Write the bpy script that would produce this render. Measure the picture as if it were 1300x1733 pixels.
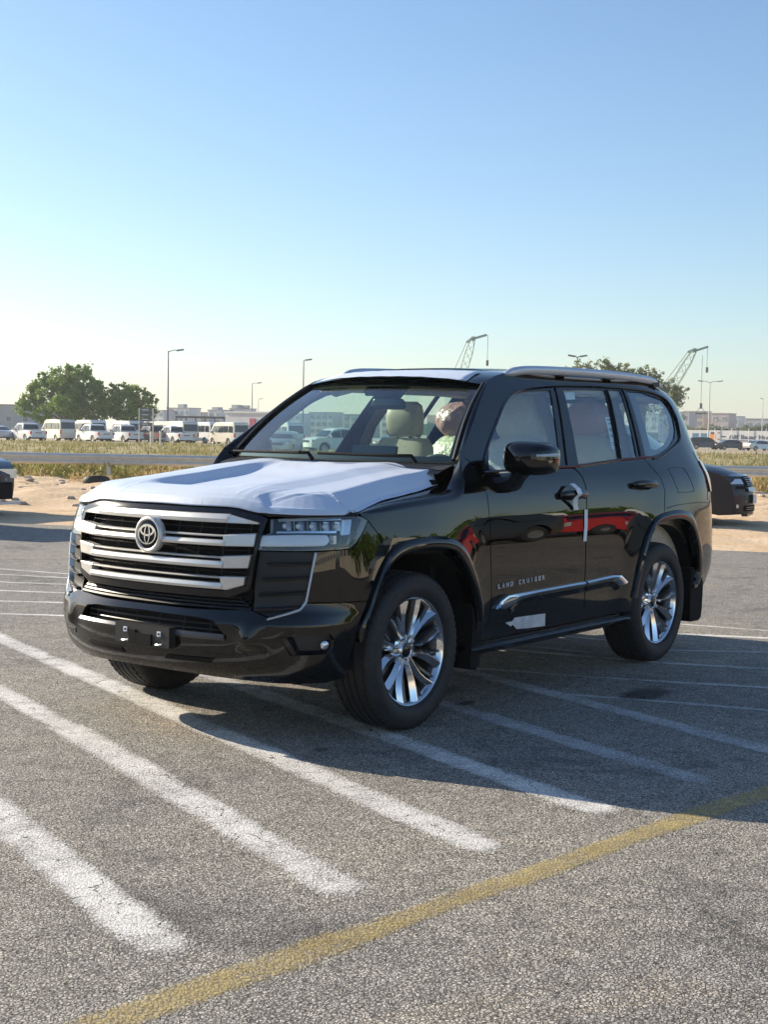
import bpy, math, random
from math import radians, sin, cos, pi, sqrt, hypot, atan2
from mathutils import Vector, Matrix
from mathutils.geometry import delaunay_2d_cdt
for o in list(bpy.data.objects): bpy.data.objects.remove(o)
random.seed(7)
scene=bpy.context.scene; col=scene.collection
# ---------------- camera ----------------
CP_=Vector((7.11992,4.91657,1.49183)); yaw,pit,rol=3.77443885,-5.68192e-2,1.89604e-2
d_=Vector((cos(yaw)*cos(pit),sin(yaw)*cos(pit),sin(pit))); r_=d_.cross(Vector((0,0,1))).normalized(); u_=r_.cross(d_)
r2=cos(rol)*r_+sin(rol)*u_; u2=-sin(rol)*r_+cos(rol)*u_
camd=bpy.data.cameras.new('camera'); cam=bpy.data.objects.new('camera',camd); col.objects.link(cam)
m3=Matrix((r2,u2,-d_)).transposed(); cam.matrix_world=Matrix.Translation(CP_)@m3.to_4x4()
camd.sensor_fit='VERTICAL'; camd.sensor_height=24; camd.sensor_width=18; camd.lens=2354.958/1733*24
camd.clip_start=.05; camd.clip_end=9000
scene.camera=cam
# ---------------- light ----------------
SUN_L=Vector((-.28,2.2,-1.0))          # direction in which sunlight travels
sun_el=math.atan2(1.0,hypot(SUN_L.x,SUN_L.y)); to_sun=-SUN_L.normalized()
w=bpy.data.worlds.new('World'); scene.world=w; w.use_nodes=True
nt=w.node_tree; bg=nt.nodes['Background']; sky=nt.nodes.new('ShaderNodeTexSky'); sky.sky_type='NISHITA'; sky.sun_disc=False
sky.sun_elevation=sun_el; sky.sun_rotation=atan2(to_sun.x,to_sun.y)
sky.altitude=0; sky.air_density=1.0; sky.dust_density=.6; sky.ozone_density=3.0
hs=nt.nodes.new('ShaderNodeHueSaturation'); hs.inputs['Saturation'].default_value=1.04; nt.links.new(sky.outputs[0],hs.inputs['Color']); nt.links.new(hs.outputs[0],bg.inputs[0]); bg.inputs[1].default_value=.098
sd=bpy.data.lights.new('sun','SUN'); sd.energy=4.9; sd.angle=radians(.53); sd.color=(1,.88,.70)
so=bpy.data.objects.new('sun',sd); col.objects.link(so); so.location=(0,-10,20)
so.rotation_euler=SUN_L.to_track_quat('-Z','Y').to_euler()
scene.render.engine='CYCLES'
scene.view_settings.view_transform='Standard'; scene.view_settings.look='None'; scene.view_settings.gamma=1; scene.view_settings.exposure=0.86
scene.render.resolution_x=769; scene.render.resolution_y=1024
scene.cycles.max_bounces=10; scene.cycles.transparent_max_bounces=24
# ---------------- materials ----------------
def mat(name,color,rough=.5,metal=0.0,spec=.5,coat=0.0,coat_r=.03,alpha=1.0):
    m=bpy.data.materials.new(name); m.use_nodes=True; b=m.node_tree.nodes['Principled BSDF']
    b.inputs['Base Color'].default_value=(*color,1); b.inputs['Roughness'].default_value=rough; b.inputs['Metallic'].default_value=metal
    b.inputs['Specular IOR Level'].default_value=spec; b.inputs['Coat Weight'].default_value=coat; b.inputs['Coat Roughness'].default_value=coat_r
    b.inputs['Alpha'].default_value=alpha
    return m
def nd(m,t,**k):
    n=m.node_tree.nodes.new(t)
    for a,v in k.items(): setattr(n,a,v)
    return n
def lk(m,a,b): m.node_tree.links.new(a,b)
def bsdf(m): return m.node_tree.nodes['Principled BSDF']
def noise(m,scale,detail=4,rough=.5,coord='Object',vec=None,dist=0):
    n=nd(m,'ShaderNodeTexNoise'); n.inputs['Scale'].default_value=scale; n.inputs['Detail'].default_value=detail; n.inputs['Roughness'].default_value=rough; n.inputs['Distortion'].default_value=dist
    if vec is None:
        tc=nd(m,'ShaderNodeTexCoord'); vec=tc.outputs[coord]
    lk(m,vec,n.inputs['Vector']); return n
def ramp(m,inp,stops):
    r=nd(m,'ShaderNodeValToRGB'); e=r.color_ramp.elements
    while len(e)<len(stops): e.new(.5)
    for i,(p,c) in enumerate(stops): e[i].position=p; e[i].color=(*c,1) if len(c)==3 else c
    lk(m,inp,r.inputs['Fac']); return r
def bump(m,h,strength=.3,dist=.01):
    b=nd(m,'ShaderNodeBump'); b.inputs['Strength'].default_value=strength; b.inputs['Distance'].default_value=dist
    lk(m,h,b.inputs['Height']); lk(m,b.outputs['Normal'],bsdf(m).inputs['Normal']); return b
def varied(name,c1,c2,scale,rough=.7,bs=0,bd=.01,metal=0,detail=5,lo=.35,hi=.65,spec=.5):
    m=mat(name,c1,rough,metal,spec); n=noise(m,scale,detail,.6); r=ramp(m,n.outputs['Fac'],[(lo,c1),(hi,c2)])
    lk(m,r.outputs['Color'],bsdf(m).inputs['Base Color'])
    if bs: bump(m,n.outputs['Fac'],bs,bd)
    return m
def glass(name,tint,refl=1.0,ior=1.5,veil=None):
    m=bpy.data.materials.new(name); m.use_nodes=True; nt=m.node_tree; nt.nodes.clear()
    o=nt.nodes.new('ShaderNodeOutputMaterial'); t=nt.nodes.new('ShaderNodeBsdfTransparent'); g=nt.nodes.new('ShaderNodeBsdfGlossy'); lw=nt.nodes.new('ShaderNodeLayerWeight'); mx=nt.nodes.new('ShaderNodeMixShader')
    t.inputs[0].default_value=(*tint,1); g.inputs[0].default_value=(1,1,1,1); g.inputs['Roughness'].default_value=.0; lw.inputs[0].default_value=.5
    pw=nt.nodes.new('ShaderNodeMath'); pw.operation='POWER'; pw.inputs[1].default_value=4.2; nt.links.new(lw.outputs['Facing'],pw.inputs[0])
    mu=nt.nodes.new('ShaderNodeMath'); mu.operation='MULTIPLY_ADD'; mu.inputs[1].default_value=.9; mu.inputs[2].default_value=.065*refl; mu.use_clamp=True
    nt.links.new(pw.outputs[0],mu.inputs[0]); nt.links.new(mu.outputs[0],mx.inputs[0])
    base=t.outputs[0]
    if veil:
        df=nt.nodes.new('ShaderNodeBsdfDiffuse'); df.inputs[0].default_value=(*veil[1],1); m2=nt.nodes.new('ShaderNodeMixShader'); m2.inputs[0].default_value=veil[0]
        nt.links.new(t.outputs[0],m2.inputs[1]); nt.links.new(df.outputs[0],m2.inputs[2]); base=m2.outputs[0]
    nt.links.new(base,mx.inputs[1]); nt.links.new(g.outputs[0],mx.inputs[2]); nt.links.new(mx.outputs[0],o.inputs[0]); return m
M={}
M['paint']=mat('black_paint',(.0010,.0010,.0012),.5,0,.0,1.0,.004); bsdf(M['paint']).inputs['Coat IOR'].default_value=1.58
M['gloss']=mat('gloss_black_trim',(.006,.006,.007),.12,0,.5)
M['plastic']=varied('black_plastic',(.010,.010,.011),(.016,.016,.017),160,.45,.08,.002)
M['dull']=mat('dull_black',(.006,.006,.006),.8,0,.2)
M['rubber']=mat('rubber_seal',(.008,.008,.009),.5)
M['silver']=varied('satin_silver',(.66,.64,.60),(.72,.70,.66),9,.34,metal=.55)
M['chrome']=mat('chrome',(.78,.78,.78),.07,1.0)
M['rail']=mat('satin_rail',(.56,.60,.66),.32,.45)
M['rim']=mat('dark_chrome_rim',(.74,.74,.75),.13,1.0)
M['rim_dark']=mat('rim_dark_face',(.13,.13,.135),.28,.8)  # darker finish for the rim barrel and the spoke ribs
M['lens']=glass('clear_lens',(.93,.96,.97),1.2)
M['windshield']=glass('windscreen_glass',(.74,.93,.84),1.5,1.5)
M['side_glass']=glass('side_glass',(.84,.94,.91),2.2,1.5)
M['rear_glass']=glass('privacy_glass',(.80,.90,.88),2.2,1.5)
M['lamp_in']=mat('lamp_reflector',(.62,.66,.70),.18,.85)
M['lamp_dark']=mat('lamp_bezel',(.50,.54,.57),.3,.25)
M['drl']=mat('lamp_light_bar',(.72,.76,.78),.25,0,.6)
M['red_lens']=mat('red_lens',(.35,.015,.02),.08,0,.6,1)
M['white_paper']=varied('white_paper',(.72,.74,.78),(.80,.81,.83),20,.6)
M['beige']=varied('beige_leather',(.46,.39,.29),(.54,.46,.35),30,.5)
M['brown_trim']=varied('brown_cloth_trim',(.15,.11,.085),(.19,.14,.11),60,.8)
M['dash']=varied('dark_dashboard',(.018,.022,.024),(.028,.032,.034),80,.55)
M['headliner']=mat('headliner',(.42,.40,.37),.9)
def tyre_mat():
    m=mat('tyre_rubber',(.018,.019,.021),.62,0,.4); n=noise(m,35,5,.6); r=ramp(m,n.outputs['Fac'],[(.3,(.014,.015,.017)),(.7,(.028,.028,.029))])
    lk(m,r.outputs['Color'],bsdf(m).inputs['Base Color']); bump(m,noise(m,260,2).outputs['Fac'],.15,.002); return m
M['tyre']=tyre_mat()
def film_mat(name,c1,c2):
    m=mat(name,c1,.38,0,.45); n=noise(m,2.2,6,.6); r=ramp(m,n.outputs['Fac'],[(.35,c1),(.65,c2)]); lk(m,r.outputs['Color'],bsdf(m).inputs['Base Color'])
    n2=noise(m,3.2,3,.5,dist=.8); sb=nd(m,'ShaderNodeMath',operation='SUBTRACT');lk(m,n2.outputs['Fac'],sb.inputs[0]);sb.inputs[1].default_value=.5;ab=nd(m,'ShaderNodeMath',operation='ABSOLUTE');lk(m,sb.outputs[0],ab.inputs[0]);mn=nd(m,'ShaderNodeMath',operation='MINIMUM');lk(m,ab.outputs[0],mn.inputs[0]);mn.inputs[1].default_value=.018
    n3=noise(m,1.3,2,.5); mk=nd(m,'ShaderNodeMapRange');lk(m,n3.outputs['Fac'],mk.inputs[0]);mk.inputs[1].default_value=.48;mk.inputs[2].default_value=.60
    pr_=nd(m,'ShaderNodeMath',operation='MULTIPLY');lk(m,mn.outputs[0],pr_.inputs[0]);lk(m,mk.outputs[0],pr_.inputs[1])
    n4=noise(m,18,3,.5);ad_=nd(m,'ShaderNodeMath',operation='MULTIPLY_ADD');lk(m,n4.outputs['Fac'],ad_.inputs[0]);ad_.inputs[1].default_value=.0025;lk(m,pr_.outputs[0],ad_.inputs[2]); b=bump(m,ad_.outputs[0],.8,.10)
    return m
M['film']=film_mat('white_protective_film',(.55,.62,.74),(.61,.67,.78))
def wrapmat(name,c,tr=.25):
    m=mat(name,c,.25,0,.6); bsdf(m).inputs['Alpha'].default_value=1-tr
    n=noise(m,14,4,.5,dist=2.5); bump(m,n.outputs['Fac'],.45,.02); return m
M['wrap_clear']=wrapmat('clear_plastic_wrap',(.80,.84,.82),.30)
M['wrap_pink']=wrapmat('pink_plastic_wrap',(.60,.33,.31),.12)
M['wrap_cream']=wrapmat('cream_plastic_wrap',(.74,.72,.50),.15)
# ---------------- mesh helpers ----------------
class MB:
    def __init__(s): s.v=[];s.n=[];s.f=[];s.key={}
    def add(s,p,n=None): s.v.append(tuple(p)); s.n.append(tuple(n) if n is not None else None); return len(s.v)-1
    def weld(s,p,n=None):
        k=(round(p[0],4),round(p[1],4),round(p[2],4))
        if k not in s.key: s.key[k]=s.add(p,n)
        return s.key[k]
    def face(s,*i):
        i=[a for j,a in enumerate(i) if a!=i[j-1]]
        if len(i)>=3: s.f.append(tuple(i))
    def grid(s,rows,closeu=False,closev=False,flip=False):
        ids=[[s.add(p) for p in r] for r in rows]; R=len(ids);Cn=len(ids[0])
        for i in range(R if closeu else R-1):
            for j in range(Cn if closev else Cn-1):
                a,b,c,d=ids[i][j],ids[i][(j+1)%Cn],ids[(i+1)%R][(j+1)%Cn],ids[(i+1)%R][j]
                s.face(*( (a,d,c,b) if flip else (a,b,c,d)))
        return ids
    def box(s,c,h,rot=None):
        ids=[]
        for x in(-1,1):
            for y in(-1,1):
                for z in(-1,1):
                    p=Vector((x*h[0],y*h[1],z*h[2]))
                    if rot is not None: p=rot@p
                    ids.append(s.add((p.x+c[0],p.y+c[1],p.z+c[2])))
        for q in((0,1,3,2),(4,6,7,5),(0,4,5,1),(2,3,7,6),(0,2,6,4),(1,5,7,3)): s.face(*[ids[k] for k in q])
    def tube(s,pts,r,n=8,cap=True,sq=None):
        pts=[Vector(p) for p in pts]; rr=r if isinstance(r,(list,tuple)) else [r]*len(pts); rows=[]
        for i,p in enumerate(pts):
            t=(pts[min(i+1,len(pts)-1)]-pts[max(i-1,0)]).normalized()
            a=t.cross(Vector((0,0,1)));
            if a.length<.05: a=t.cross(Vector((0,1,0)))
            a.normalize(); b=a.cross(t)
            rows.append([tuple(p+a*cos(2*pi*k/n)*rr[i]*(sq[0] if sq else 1)+b*sin(2*pi*k/n)*rr[i]*(sq[1] if sq else 1)) for k in range(n)])
        ids=s.grid(rows,closev=True)
        if cap: s.face(*ids[0][::-1]); s.face(*ids[-1])
    def lathe(s,prof,n=48,axis='y',c=(0,0,0),close=False):
        rows=[]
        for k in range(n):
            a=2*pi*k/n
            rows.append([ (c[0]+r*cos(a),c[1]+h,c[2]+r*sin(a)) if axis=='y' else ((c[0]+h,c[1]+r*cos(a),c[2]+r*sin(a)) if axis=='x' else (c[0]+r*cos(a),c[1]+r*sin(a),c[2]+h)) for h,r in prof])
        return s.grid(rows,closeu=True,closev=close)
    def prism(s,poly,fn,d0,d1):
        n=len(poly); a=[s.add(fn(p,d0)) for p in poly]; b=[s.add(fn(p,d1)) for p in poly]
        a2=[s.add(fn(p,d0)) for p in poly]; b2=[s.add(fn(p,d1)) for p in poly]
        s.face(*a[::-1]); s.face(*b)
        for i in range(n): s.face(a2[i],a2[(i+1)%n],b2[(i+1)%n],b2[i])
    def mesh(s,name,m,smooth=True,flip=False,mirror=False,autosharp=None):
        vs=[(v[0],-v[1],v[2]) for v in s.v] if mirror else s.v
        fs=[f[::-1] for f in s.f] if mirror!=flip else s.f
        me=bpy.data.meshes.new(name); me.from_pydata(vs,[],fs); me.materials.append(m)
        if smooth: me.polygons.foreach_set('use_smooth',[True]*len(me.polygons))
        if any(n is not None for n in s.n):
            acc=[Vector((0,0,0)) for _ in vs]
            for p in me.polygons:
                nn=p.normal*p.area
                for i in p.vertices: acc[i]+=nn
            out=[]
            for i,n in enumerate(s.n):
                if n is None: a=acc[i].normalized() if acc[i].length>0 else Vector((0,0,1)); out.append(tuple(a))
                else: out.append((n[0],-n[1],n[2]) if mirror else n)
            me.normals_split_custom_set_from_vertices(out)
        elif smooth and autosharp:
            me.set_sharp_from_angle(angle=radians(autosharp))
        me.update(); return me
    def build(s,name,m,parent=None,smooth=True,flip=False,mirror=False,autosharp=40,**kw):
        me=s.mesh(name,m,smooth,flip,mirror,autosharp); o=bpy.data.objects.new(name,me); col.objects.link(o)
        if parent: o.parent=parent
        for k,v in kw.items(): o[k]=v
        return o
def both(mb,name,m,parent,**k):
    return mb.build(name,m,parent,**k),mb.build(name,m,parent,mirror=True,**k)
def tag(o,label=None,cat=None,group=None,kind=None):
    if label: o['label']=label
    if cat: o['category']=cat
    if group: o['group']=group
    if kind: o['kind']=kind
    return o
def empty(name,loc=(0,0,0),rz=0,label=None,cat=None,group=None):
    o=bpy.data.objects.new(name,None); col.objects.link(o); o.location=loc; o.rotation_euler=(0,0,rz); o.empty_display_size=.3
    return tag(o,label,cat,group)
def copy_tree(o,parent=None):
    c=o.copy(); col.objects.link(c)
    if parent: c.parent=parent
    for ch in list(o.children): copy_tree(ch,c)
    return c
def pip(x,y,poly):
    r=False;n=len(poly);j=n-1
    for i in range(n):
        xi,yi=poly[i];xj,yj=poly[j]
        if (yi>y)!=(yj>y) and x<(xj-xi)*(y-yi)/(yj-yi)+xi: r=not r
        j=i
    return r
def segd(x,y,a,b):
    dx,dy=b[0]-a[0],b[1]-a[1];L=dx*dx+dy*dy
    t=0 if L==0 else max(0,min(1,((x-a[0])*dx+(y-a[1])*dy)/L))
    return hypot(x-a[0]-t*dx,y-a[1]-t*dy)
def area2(p): return sum(p[i-1][0]*p[i][1]-p[i][0]*p[i-1][1] for i in range(len(p)))
def ccw(p): return list(p) if area2(p)>0 else list(p)[::-1]
def resample(poly,step,closed=True):
    out=[];n=len(poly)
    for i in range(n if closed else n-1):
        a,b=poly[i],poly[(i+1)%n];k=max(1,int(math.ceil(math.dist(a,b)/step)))
        for j in range(k): out.append(tuple(a[q]+(b[q]-a[q])*j/k for q in range(len(a))))
    if not closed: out.append(tuple(poly[-1]))
    return out
def smoothline(pts,k=4,closed=False):
    out=[];n=len(pts);D=len(pts[0])
    for i in range(n if closed else n-1):
        if closed: p=[pts[(i+j-1)%n] for j in range(4)]
        else: p=[pts[max(0,i-1)],pts[i],pts[i+1],pts[min(n-1,i+2)]]
        for j in range(k):
            u=j/k
            out.append(tuple(.5*(2*p[1][a]+(p[2][a]-p[0][a])*u+(2*p[0][a]-5*p[1][a]+4*p[2][a]-p[3][a])*u*u+(3*p[1][a]-p[0][a]-3*p[2][a]+p[3][a])*u**3) for a in range(D)))
    if not closed: out.append(tuple(pts[-1]))
    return out
def resn(pts,n):
    L=[0]
    for a,b in zip(pts,pts[1:]): L.append(L[-1]+math.dist(a,b))
    out=[]
    for k in range(n):
        t=L[-1]*k/(n-1);i=0
        while i<len(L)-2 and L[i+1]<t: i+=1
        u=(t-L[i])/((L[i+1]-L[i]) or 1);out.append(tuple(pts[i][q]+(pts[i+1][q]-pts[i][q])*u for q in range(len(pts[0]))))
    return out
def inset(poly,d):
    poly=ccw(poly);n=len(poly);out=[]
    for i in range(n):
        a,b,c=poly[i-1],poly[i],poly[(i+1)%n]
        def nr(p,q):
            dx,dy=q[0]-p[0],q[1]-p[1];l=hypot(dx,dy) or 1;return(-dy/l,dx/l)
        n1,n2=nr(a,b),nr(b,c);mx,my=n1[0]+n2[0],n1[1]+n2[1];l=mx*mx+my*my
        if l<.2: out.append((b[0]+n1[0]*d,b[1]+n1[1]*d))
        else: out.append((b[0]+mx*2*d/l,b[1]+my*2*d/l))
    return out
import math
def lerp_tab(t,x):
    if x<=t[0][0]: return t[0][1]
    for (a,b),(c,d) in zip(t,t[1:]):
        if x<=c:
            return b+(d-b)*(x-a)/(c-a)
    return t[-1][1]
def cr(t,x):
    # monotone-ish catmull-rom table lookup (smooth)
    n=len(t)
    if x<=t[0][0]: return t[0][1]
    if x>=t[-1][0]: return t[-1][1]
    i=0
    while t[i+1][0]<x: i+=1
    x0,y0=t[i];x1,y1=t[i+1];h=x1-x0
    def sl(j):
        if j<=0: return (t[1][1]-t[0][1])/(t[1][0]-t[0][0])
        if j>=n-1: return (t[-1][1]-t[-2][1])/(t[-1][0]-t[-2][0])
        a=(t[j][1]-t[j-1][1])/(t[j][0]-t[j-1][0]);b=(t[j+1][1]-t[j][1])/(t[j+1][0]-t[j][0])
        if a*b<=0: return 0.0
        return 2*a*b/(a+b)
    m0,m1=sl(i),sl(i+1);u=(x-x0)/h
    return (2*u**3-3*u*u+1)*y0+(u**3-2*u*u+u)*h*m0+(-2*u**3+3*u*u)*y1+(u**3-u*u)*h*m1
def sstep(a,b,x):
    if a>b: return 1-sstep(b,a,x)
    t=max(0.0,min(1.0,(x-a)/(b-a)));return t*t*(3-2*t)
CP=[(2.335,0),(2.325,.25),(2.290,.45),(2.235,.62),(2.165,.76),(2.06,.865),(1.92,.93),(1.72,.965),(1.425,.978),(1.1,.972),(.8,.962),(0,.958),(-.7,.960),(-1.1,.970),(-1.425,.978),(-1.75,.975),(-2.08,.957),(-2.31,.91),(-2.47,.83),(-2.56,.70),(-2.605,.45),(-2.62,0)]
def _ctr():
    pts=[];n=len(CP)
    for i in range(n-1):
        p0=CP[i-1] if i else (CP[1][0],-CP[1][1]);p1=CP[i];p2=CP[i+1];p3=CP[i+2] if i+2<n else (CP[n-2][0],-CP[n-2][1])
        # centripetal-like: use chord lengths
        d0=math.dist(p0,p1)**.5;d1=math.dist(p1,p2)**.5;d2=math.dist(p2,p3)**.5
        for k in range(24):
            u=k/24
            r=[]
            for a in(0,1):
                m1=(p1[a]-p0[a])/d0-(p2[a]-p0[a])/(d0+d1)+(p2[a]-p1[a])/d1
                m2=(p2[a]-p1[a])/d1-(p3[a]-p1[a])/(d1+d2)+(p3[a]-p2[a])/d2
                m1*=d1;m2*=d1
                r.append((2*u**3-3*u*u+1)*p1[a]+(u**3-2*u*u+u)*m1+(-2*u**3+3*u*u)*p2[a]+(u**3-u*u)*m2)
            pts.append(tuple(r))
    pts.append(CP[-1])
    s=[0.0]
    for a,b in zip(pts,pts[1:]): s.append(s[-1]+math.dist(a,b))
    return pts,s
CPTS,CS=_ctr()
SMAX=CS[-1]
import bisect
def ctr(s):
    s=max(0.0,min(SMAX-1e-9,s));i=bisect.bisect_right(CS,s)-1
    u=(s-CS[i])/(CS[i+1]-CS[i]);a,b=CPTS[i],CPTS[i+1]
    return a[0]+(b[0]-a[0])*u,a[1]+(b[1]-a[1])*u
def s_of_x(x):  # side station
    lo,hi=.9,5.6
    for _ in range(40):
        m=(lo+hi)/2
        if ctr(m)[0]>x: lo=m
        else: hi=m
    return lo
DYT=[(.2,-.04),(.35,-.018),(.5,-.004),(.65,.003),(.8,.006),(.9,.0055),(1.0,.002),(1.08,-.0055),(1.15,-.0165),(1.20,-.029),(1.25,-.046),(1.30,-.071),(1.36,-.098),(1.5,-.158),(1.65,-.228),(1.76,-.285),(1.80,-.312),(1.84,-.340),(1.88,-.372),(1.92,-.43)]
DXT=[(.2,-.16),(.25,-.10),(.31,-.03),(.36,.02),(.42,.045),(.5,.058),(.58,.062),(.62,.045),(.66,.022),(.70,.013),(.78,.012),(.95,0),(1.03,-.02),(1.09,-.04),(1.13,-.065),(1.17,-.12)]
DRT=[(.2,-.12),(.35,-.09),(.48,-.04),(.59,.03),(.7,.035),(.9,.01),(1.06,0),(1.2,.0),(1.29,-.023),(1.39,-.06),(1.5,-.085),(1.6,-.09),(1.69,-.105),(1.76,-.13),(1.80,-.17),(1.85,-.26),(1.9,-.4)]
def swell(x,z):
    r=0
    for xh in(1.425,-1.425):
        d=math.hypot(x-xh,(z-.40)*1.0)
        if z>.25: r+=.014*math.exp(-((d-.50)/.15)**2)
    return r
def W(s,z,off=0.0):
    x,y=ctr(s)
    wf=sstep(1.55,2.15,x);wr=1-sstep(-2.42,-1.55,x)
    X=x+wf*cr(DXT,z)-wr*cr(DRT,z)
    yy=y*(1+cr(DYT,z)/.965)
    X+=.03*math.exp(-((s-.63)/.055)**2)*(sstep(.64,.50,z) if z>.50 else sstep(.455,.495,z))
    ys=sstep(.6,.9,y)
    yy+=swell(x,z)*ys
    if off:
        e=1e-3
        a=ctr(s-e);b=ctr(s+e);tx,ty=b[0]-a[0],b[1]-a[1];l=math.hypot(tx,ty) or 1
        X+=off*ty/l;yy+=-off*tx/l
    return (X,yy,z)
def Wm(s,z,off=0.0):
    if s<0: x,y,z=W(-s,z,off); return(x,-y,z)
    if s>SMAX: x,y,z=W(2*SMAX-s,z,off); return(x,-y,z)
    return W(s,z,off)
def nrm(fn,s,z,off=0.0,e=.004):
    a=Vector(fn(s+e,z,off))-Vector(fn(s-e,z,off));b=Vector(fn(s,z+e,off))-Vector(fn(s,z-e,off))
    n=a.cross(b); 
    return n.normalized()
# sanity of orientation: outward on left side (+y). a is -x direction, b is +z  -> (-x)x(z)=+y
def panel(outline,holes=(),off=0.0,step=.035,lip=.014,fn=Wm,mb=None,weld=False):
    out=resample(ccw(outline),step);hs=[resample(ccw(h),step) for h in holes]
    loops=[out]+hs
    pts=[];edges=[]
    for L in loops:
        b=len(pts);n=len(L);pts+=L;edges+=[(b+i,b+(i+1)%n) for i in range(n)]
    x0=min(p[0] for p in out);x1=max(p[0] for p in out);y0=min(p[1] for p in out);y1=max(p[1] for p in out)
    nb=len(pts);allseg=[(pts[a],pts[b]) for a,b in edges]
    i=0;y=y0+step*.5
    while y<y1:
        x=x0+step*(.5 if i%2 else .0)
        row=[sg for sg in allseg if min(sg[0][1],sg[1][1])-step<y<max(sg[0][1],sg[1][1])+step]
        while x<x1:
            if pip(x,y,out) and not any(pip(x,y,h) for h in hs):
                if all(segd(x,y,a,b)>step*.45 for a,b in row if min(a[0],b[0])-step<x<max(a[0],b[0])+step): pts.append((x,y))
            x+=step
        y+=step*.87;i+=1
    r=delaunay_2d_cdt([Vector(p) for p in pts],edges,[],0,1e-7)
    V,F=r[0],r[2]
    mb=mb or MB();ids=[]
    for v in V:
        P=fn(v[0],v[1],off);N=nrm(fn,v[0],v[1],off)
        ids.append(mb.weld(P,N) if weld else mb.add(P,N))
    for f in F:
        cx=sum(V[k][0] for k in f)/3;cy=sum(V[k][1] for k in f)/3
        if pip(cx,cy,out) and not any(pip(cx,cy,h) for h in hs):
            a,b,c=[V[k] for k in f]
            ar=(b[0]-a[0])*(c[1]-a[1])-(c[0]-a[0])*(b[1]-a[1])
            if abs(ar)<1e-9: continue
            fi=[ids[k] for k in f]
            mb.face(*(fi if ar>0 else fi[::-1]))
    if lip:
        for li,L in enumerate(loops):
            a=[mb.add(fn(p[0],p[1],off)) for p in L];b=[mb.add(fn(p[0],p[1],off-lip)) for p in L];n=len(L)
            for i in range(n):
                j=(i+1)%n
                q=(a[j],a[i],b[i],b[j])
                mb.face(*(q if li==0 else q[::-1]))
    return mb
def band(A,B,prof,n=None,fn=Wm,ends=True,mb=None):
    """ribbon between two lines A,B on the body; prof = [(t across, height above body)]"""
    n=n or max(len(A),len(B));A=resn(A,n);B=resn(B,n);mb=mb or MB();rows=[]
    for a,b in zip(A,B):
        rows.append([fn(a[0]+(b[0]-a[0])*t,a[1]+(b[1]-a[1])*t,h) for t,h in prof])
    ids=mb.grid(rows)
    if ends: mb.face(*ids[0]); mb.face(*ids[-1][::-1])
    return mb
# ---------------- the black SUV ----------------
suv=empty('parked_suv',(0,0,0),0,'glossy black full-size SUV parked across the white hatching, bonnet covered in white film','SUV')
archF_out=[(1.139,.550),(1.180,.692),(1.208,.763),(1.256,.851),(1.311,.918),(1.385,.958),(1.503,.974),(1.633,.977),(1.795,.967),(1.908,.937),(1.986,.888),(2.055,.808),(2.122,.702),(2.165,.60),(2.185,.50)]
archF_in=[(1.165,.44),(1.185,.60),(1.215,.72),(1.245,.782),(1.294,.838),(1.377,.888),(1.498,.908),(1.645,.913),(1.807,.899),(1.895,.866),(1.972,.794),(2.046,.697),(2.105,.59),(2.130,.50)]
archR_out=[(3.965,.47),(3.991,.56),(4.027,.688),(4.072,.78),(4.130,.875),(4.217,.953),(4.30,.988),(4.397,1.003),(4.53,1.012),(4.663,1.010),(4.807,.982),(4.899,.905),(4.970,.785),(5.014,.651),(5.025,.50)]
archR_in=[(4.02,.47),(4.05,.60),(4.10,.745),(4.183,.872),(4.250,.918),(4.312,.938),(4.46,.948),(4.611,.946),(4.757,.919),(4.850,.846),(4.912,.729),(4.945,.585),(4.955,.48)]
sm=lambda L,k=3: smoothline(L,k)
def W0(s,z,o=0.0): return Wm(s,z,o)
# fender --------------------------------------------------------------
ftop=[(1.12,1.098),(1.30,1.108),(1.50,1.120),(1.75,1.135),(1.95,1.15),(2.03,1.20),(2.07,1.30),(2.115,1.384)]
fin =[(1.93,.905,1.100),(1.80,.868,1.128),(1.62,.825,1.157),(1.33,.802,1.187),(1.10,.795,1.212),(1.0,.795,1.235),(.93,.797,1.29),(.87,.800,1.343)]
NT=56
fo=resn(sm(ftop,5),NT);fi=resn(sm(fin,5),NT)
front_edge=resn(archF_in[3:],30)
fend=list(reversed(fo))+[(1.171,1.075),(1.252,1.0),(1.285,.93),(1.292,.842)]+sm(archF_in[5:])+[(2.130,.45),(2.262,.45),(2.283,.60),(2.256,.88),(2.249,1.07),(2.250,1.17),(2.206,1.236),(2.29,1.292),(2.20,1.33)]
fm=panel(fend)
hid=[]
rows=[]
for a,b in zip(fo,fi):
    P=Vector(Wm(*a));T=(Vector(Wm(a[0],a[1]+.01))-P).normalized();Q=Vector(b);L=(Q-P).length
    T2=Vector((0,-1,.25)).normalized();r=[]
    for k in range(9):
        u=k/8;h=(2*u**3-3*u*u+1)*P+(u**3-2*u*u+u)*T*L*1.15+(-2*u**3+3*u*u)*Q+(u**3-u*u)*T2*L*1.0
        r.append(h)
    rows.append(r)
def rown(rows,i,j):
    R=len(rows);C=len(rows[0])
    a=rows[min(R-1,i+1)][j]-rows[max(0,i-1)][j];b=rows[i][min(C-1,j+1)]-rows[i][max(0,j-1)]
    n=a.cross(b)
    if n.length<1e-9: return (0,0,1)
    n.normalize(); return tuple(n)
ids=[]
for i in range(NT):
    ids.append([fm.add(rows[i][j],(nrm(Wm,*fo[i]) if j==0 else rown(rows,i,j))) for j in range(9)])
for i in range(NT-1):
    for j in range(8): fm.face(ids[i][j],ids[i+1][j],ids[i+1][j+1],ids[i][j+1])
both(fm,'fender',M['paint'],suv)
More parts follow.
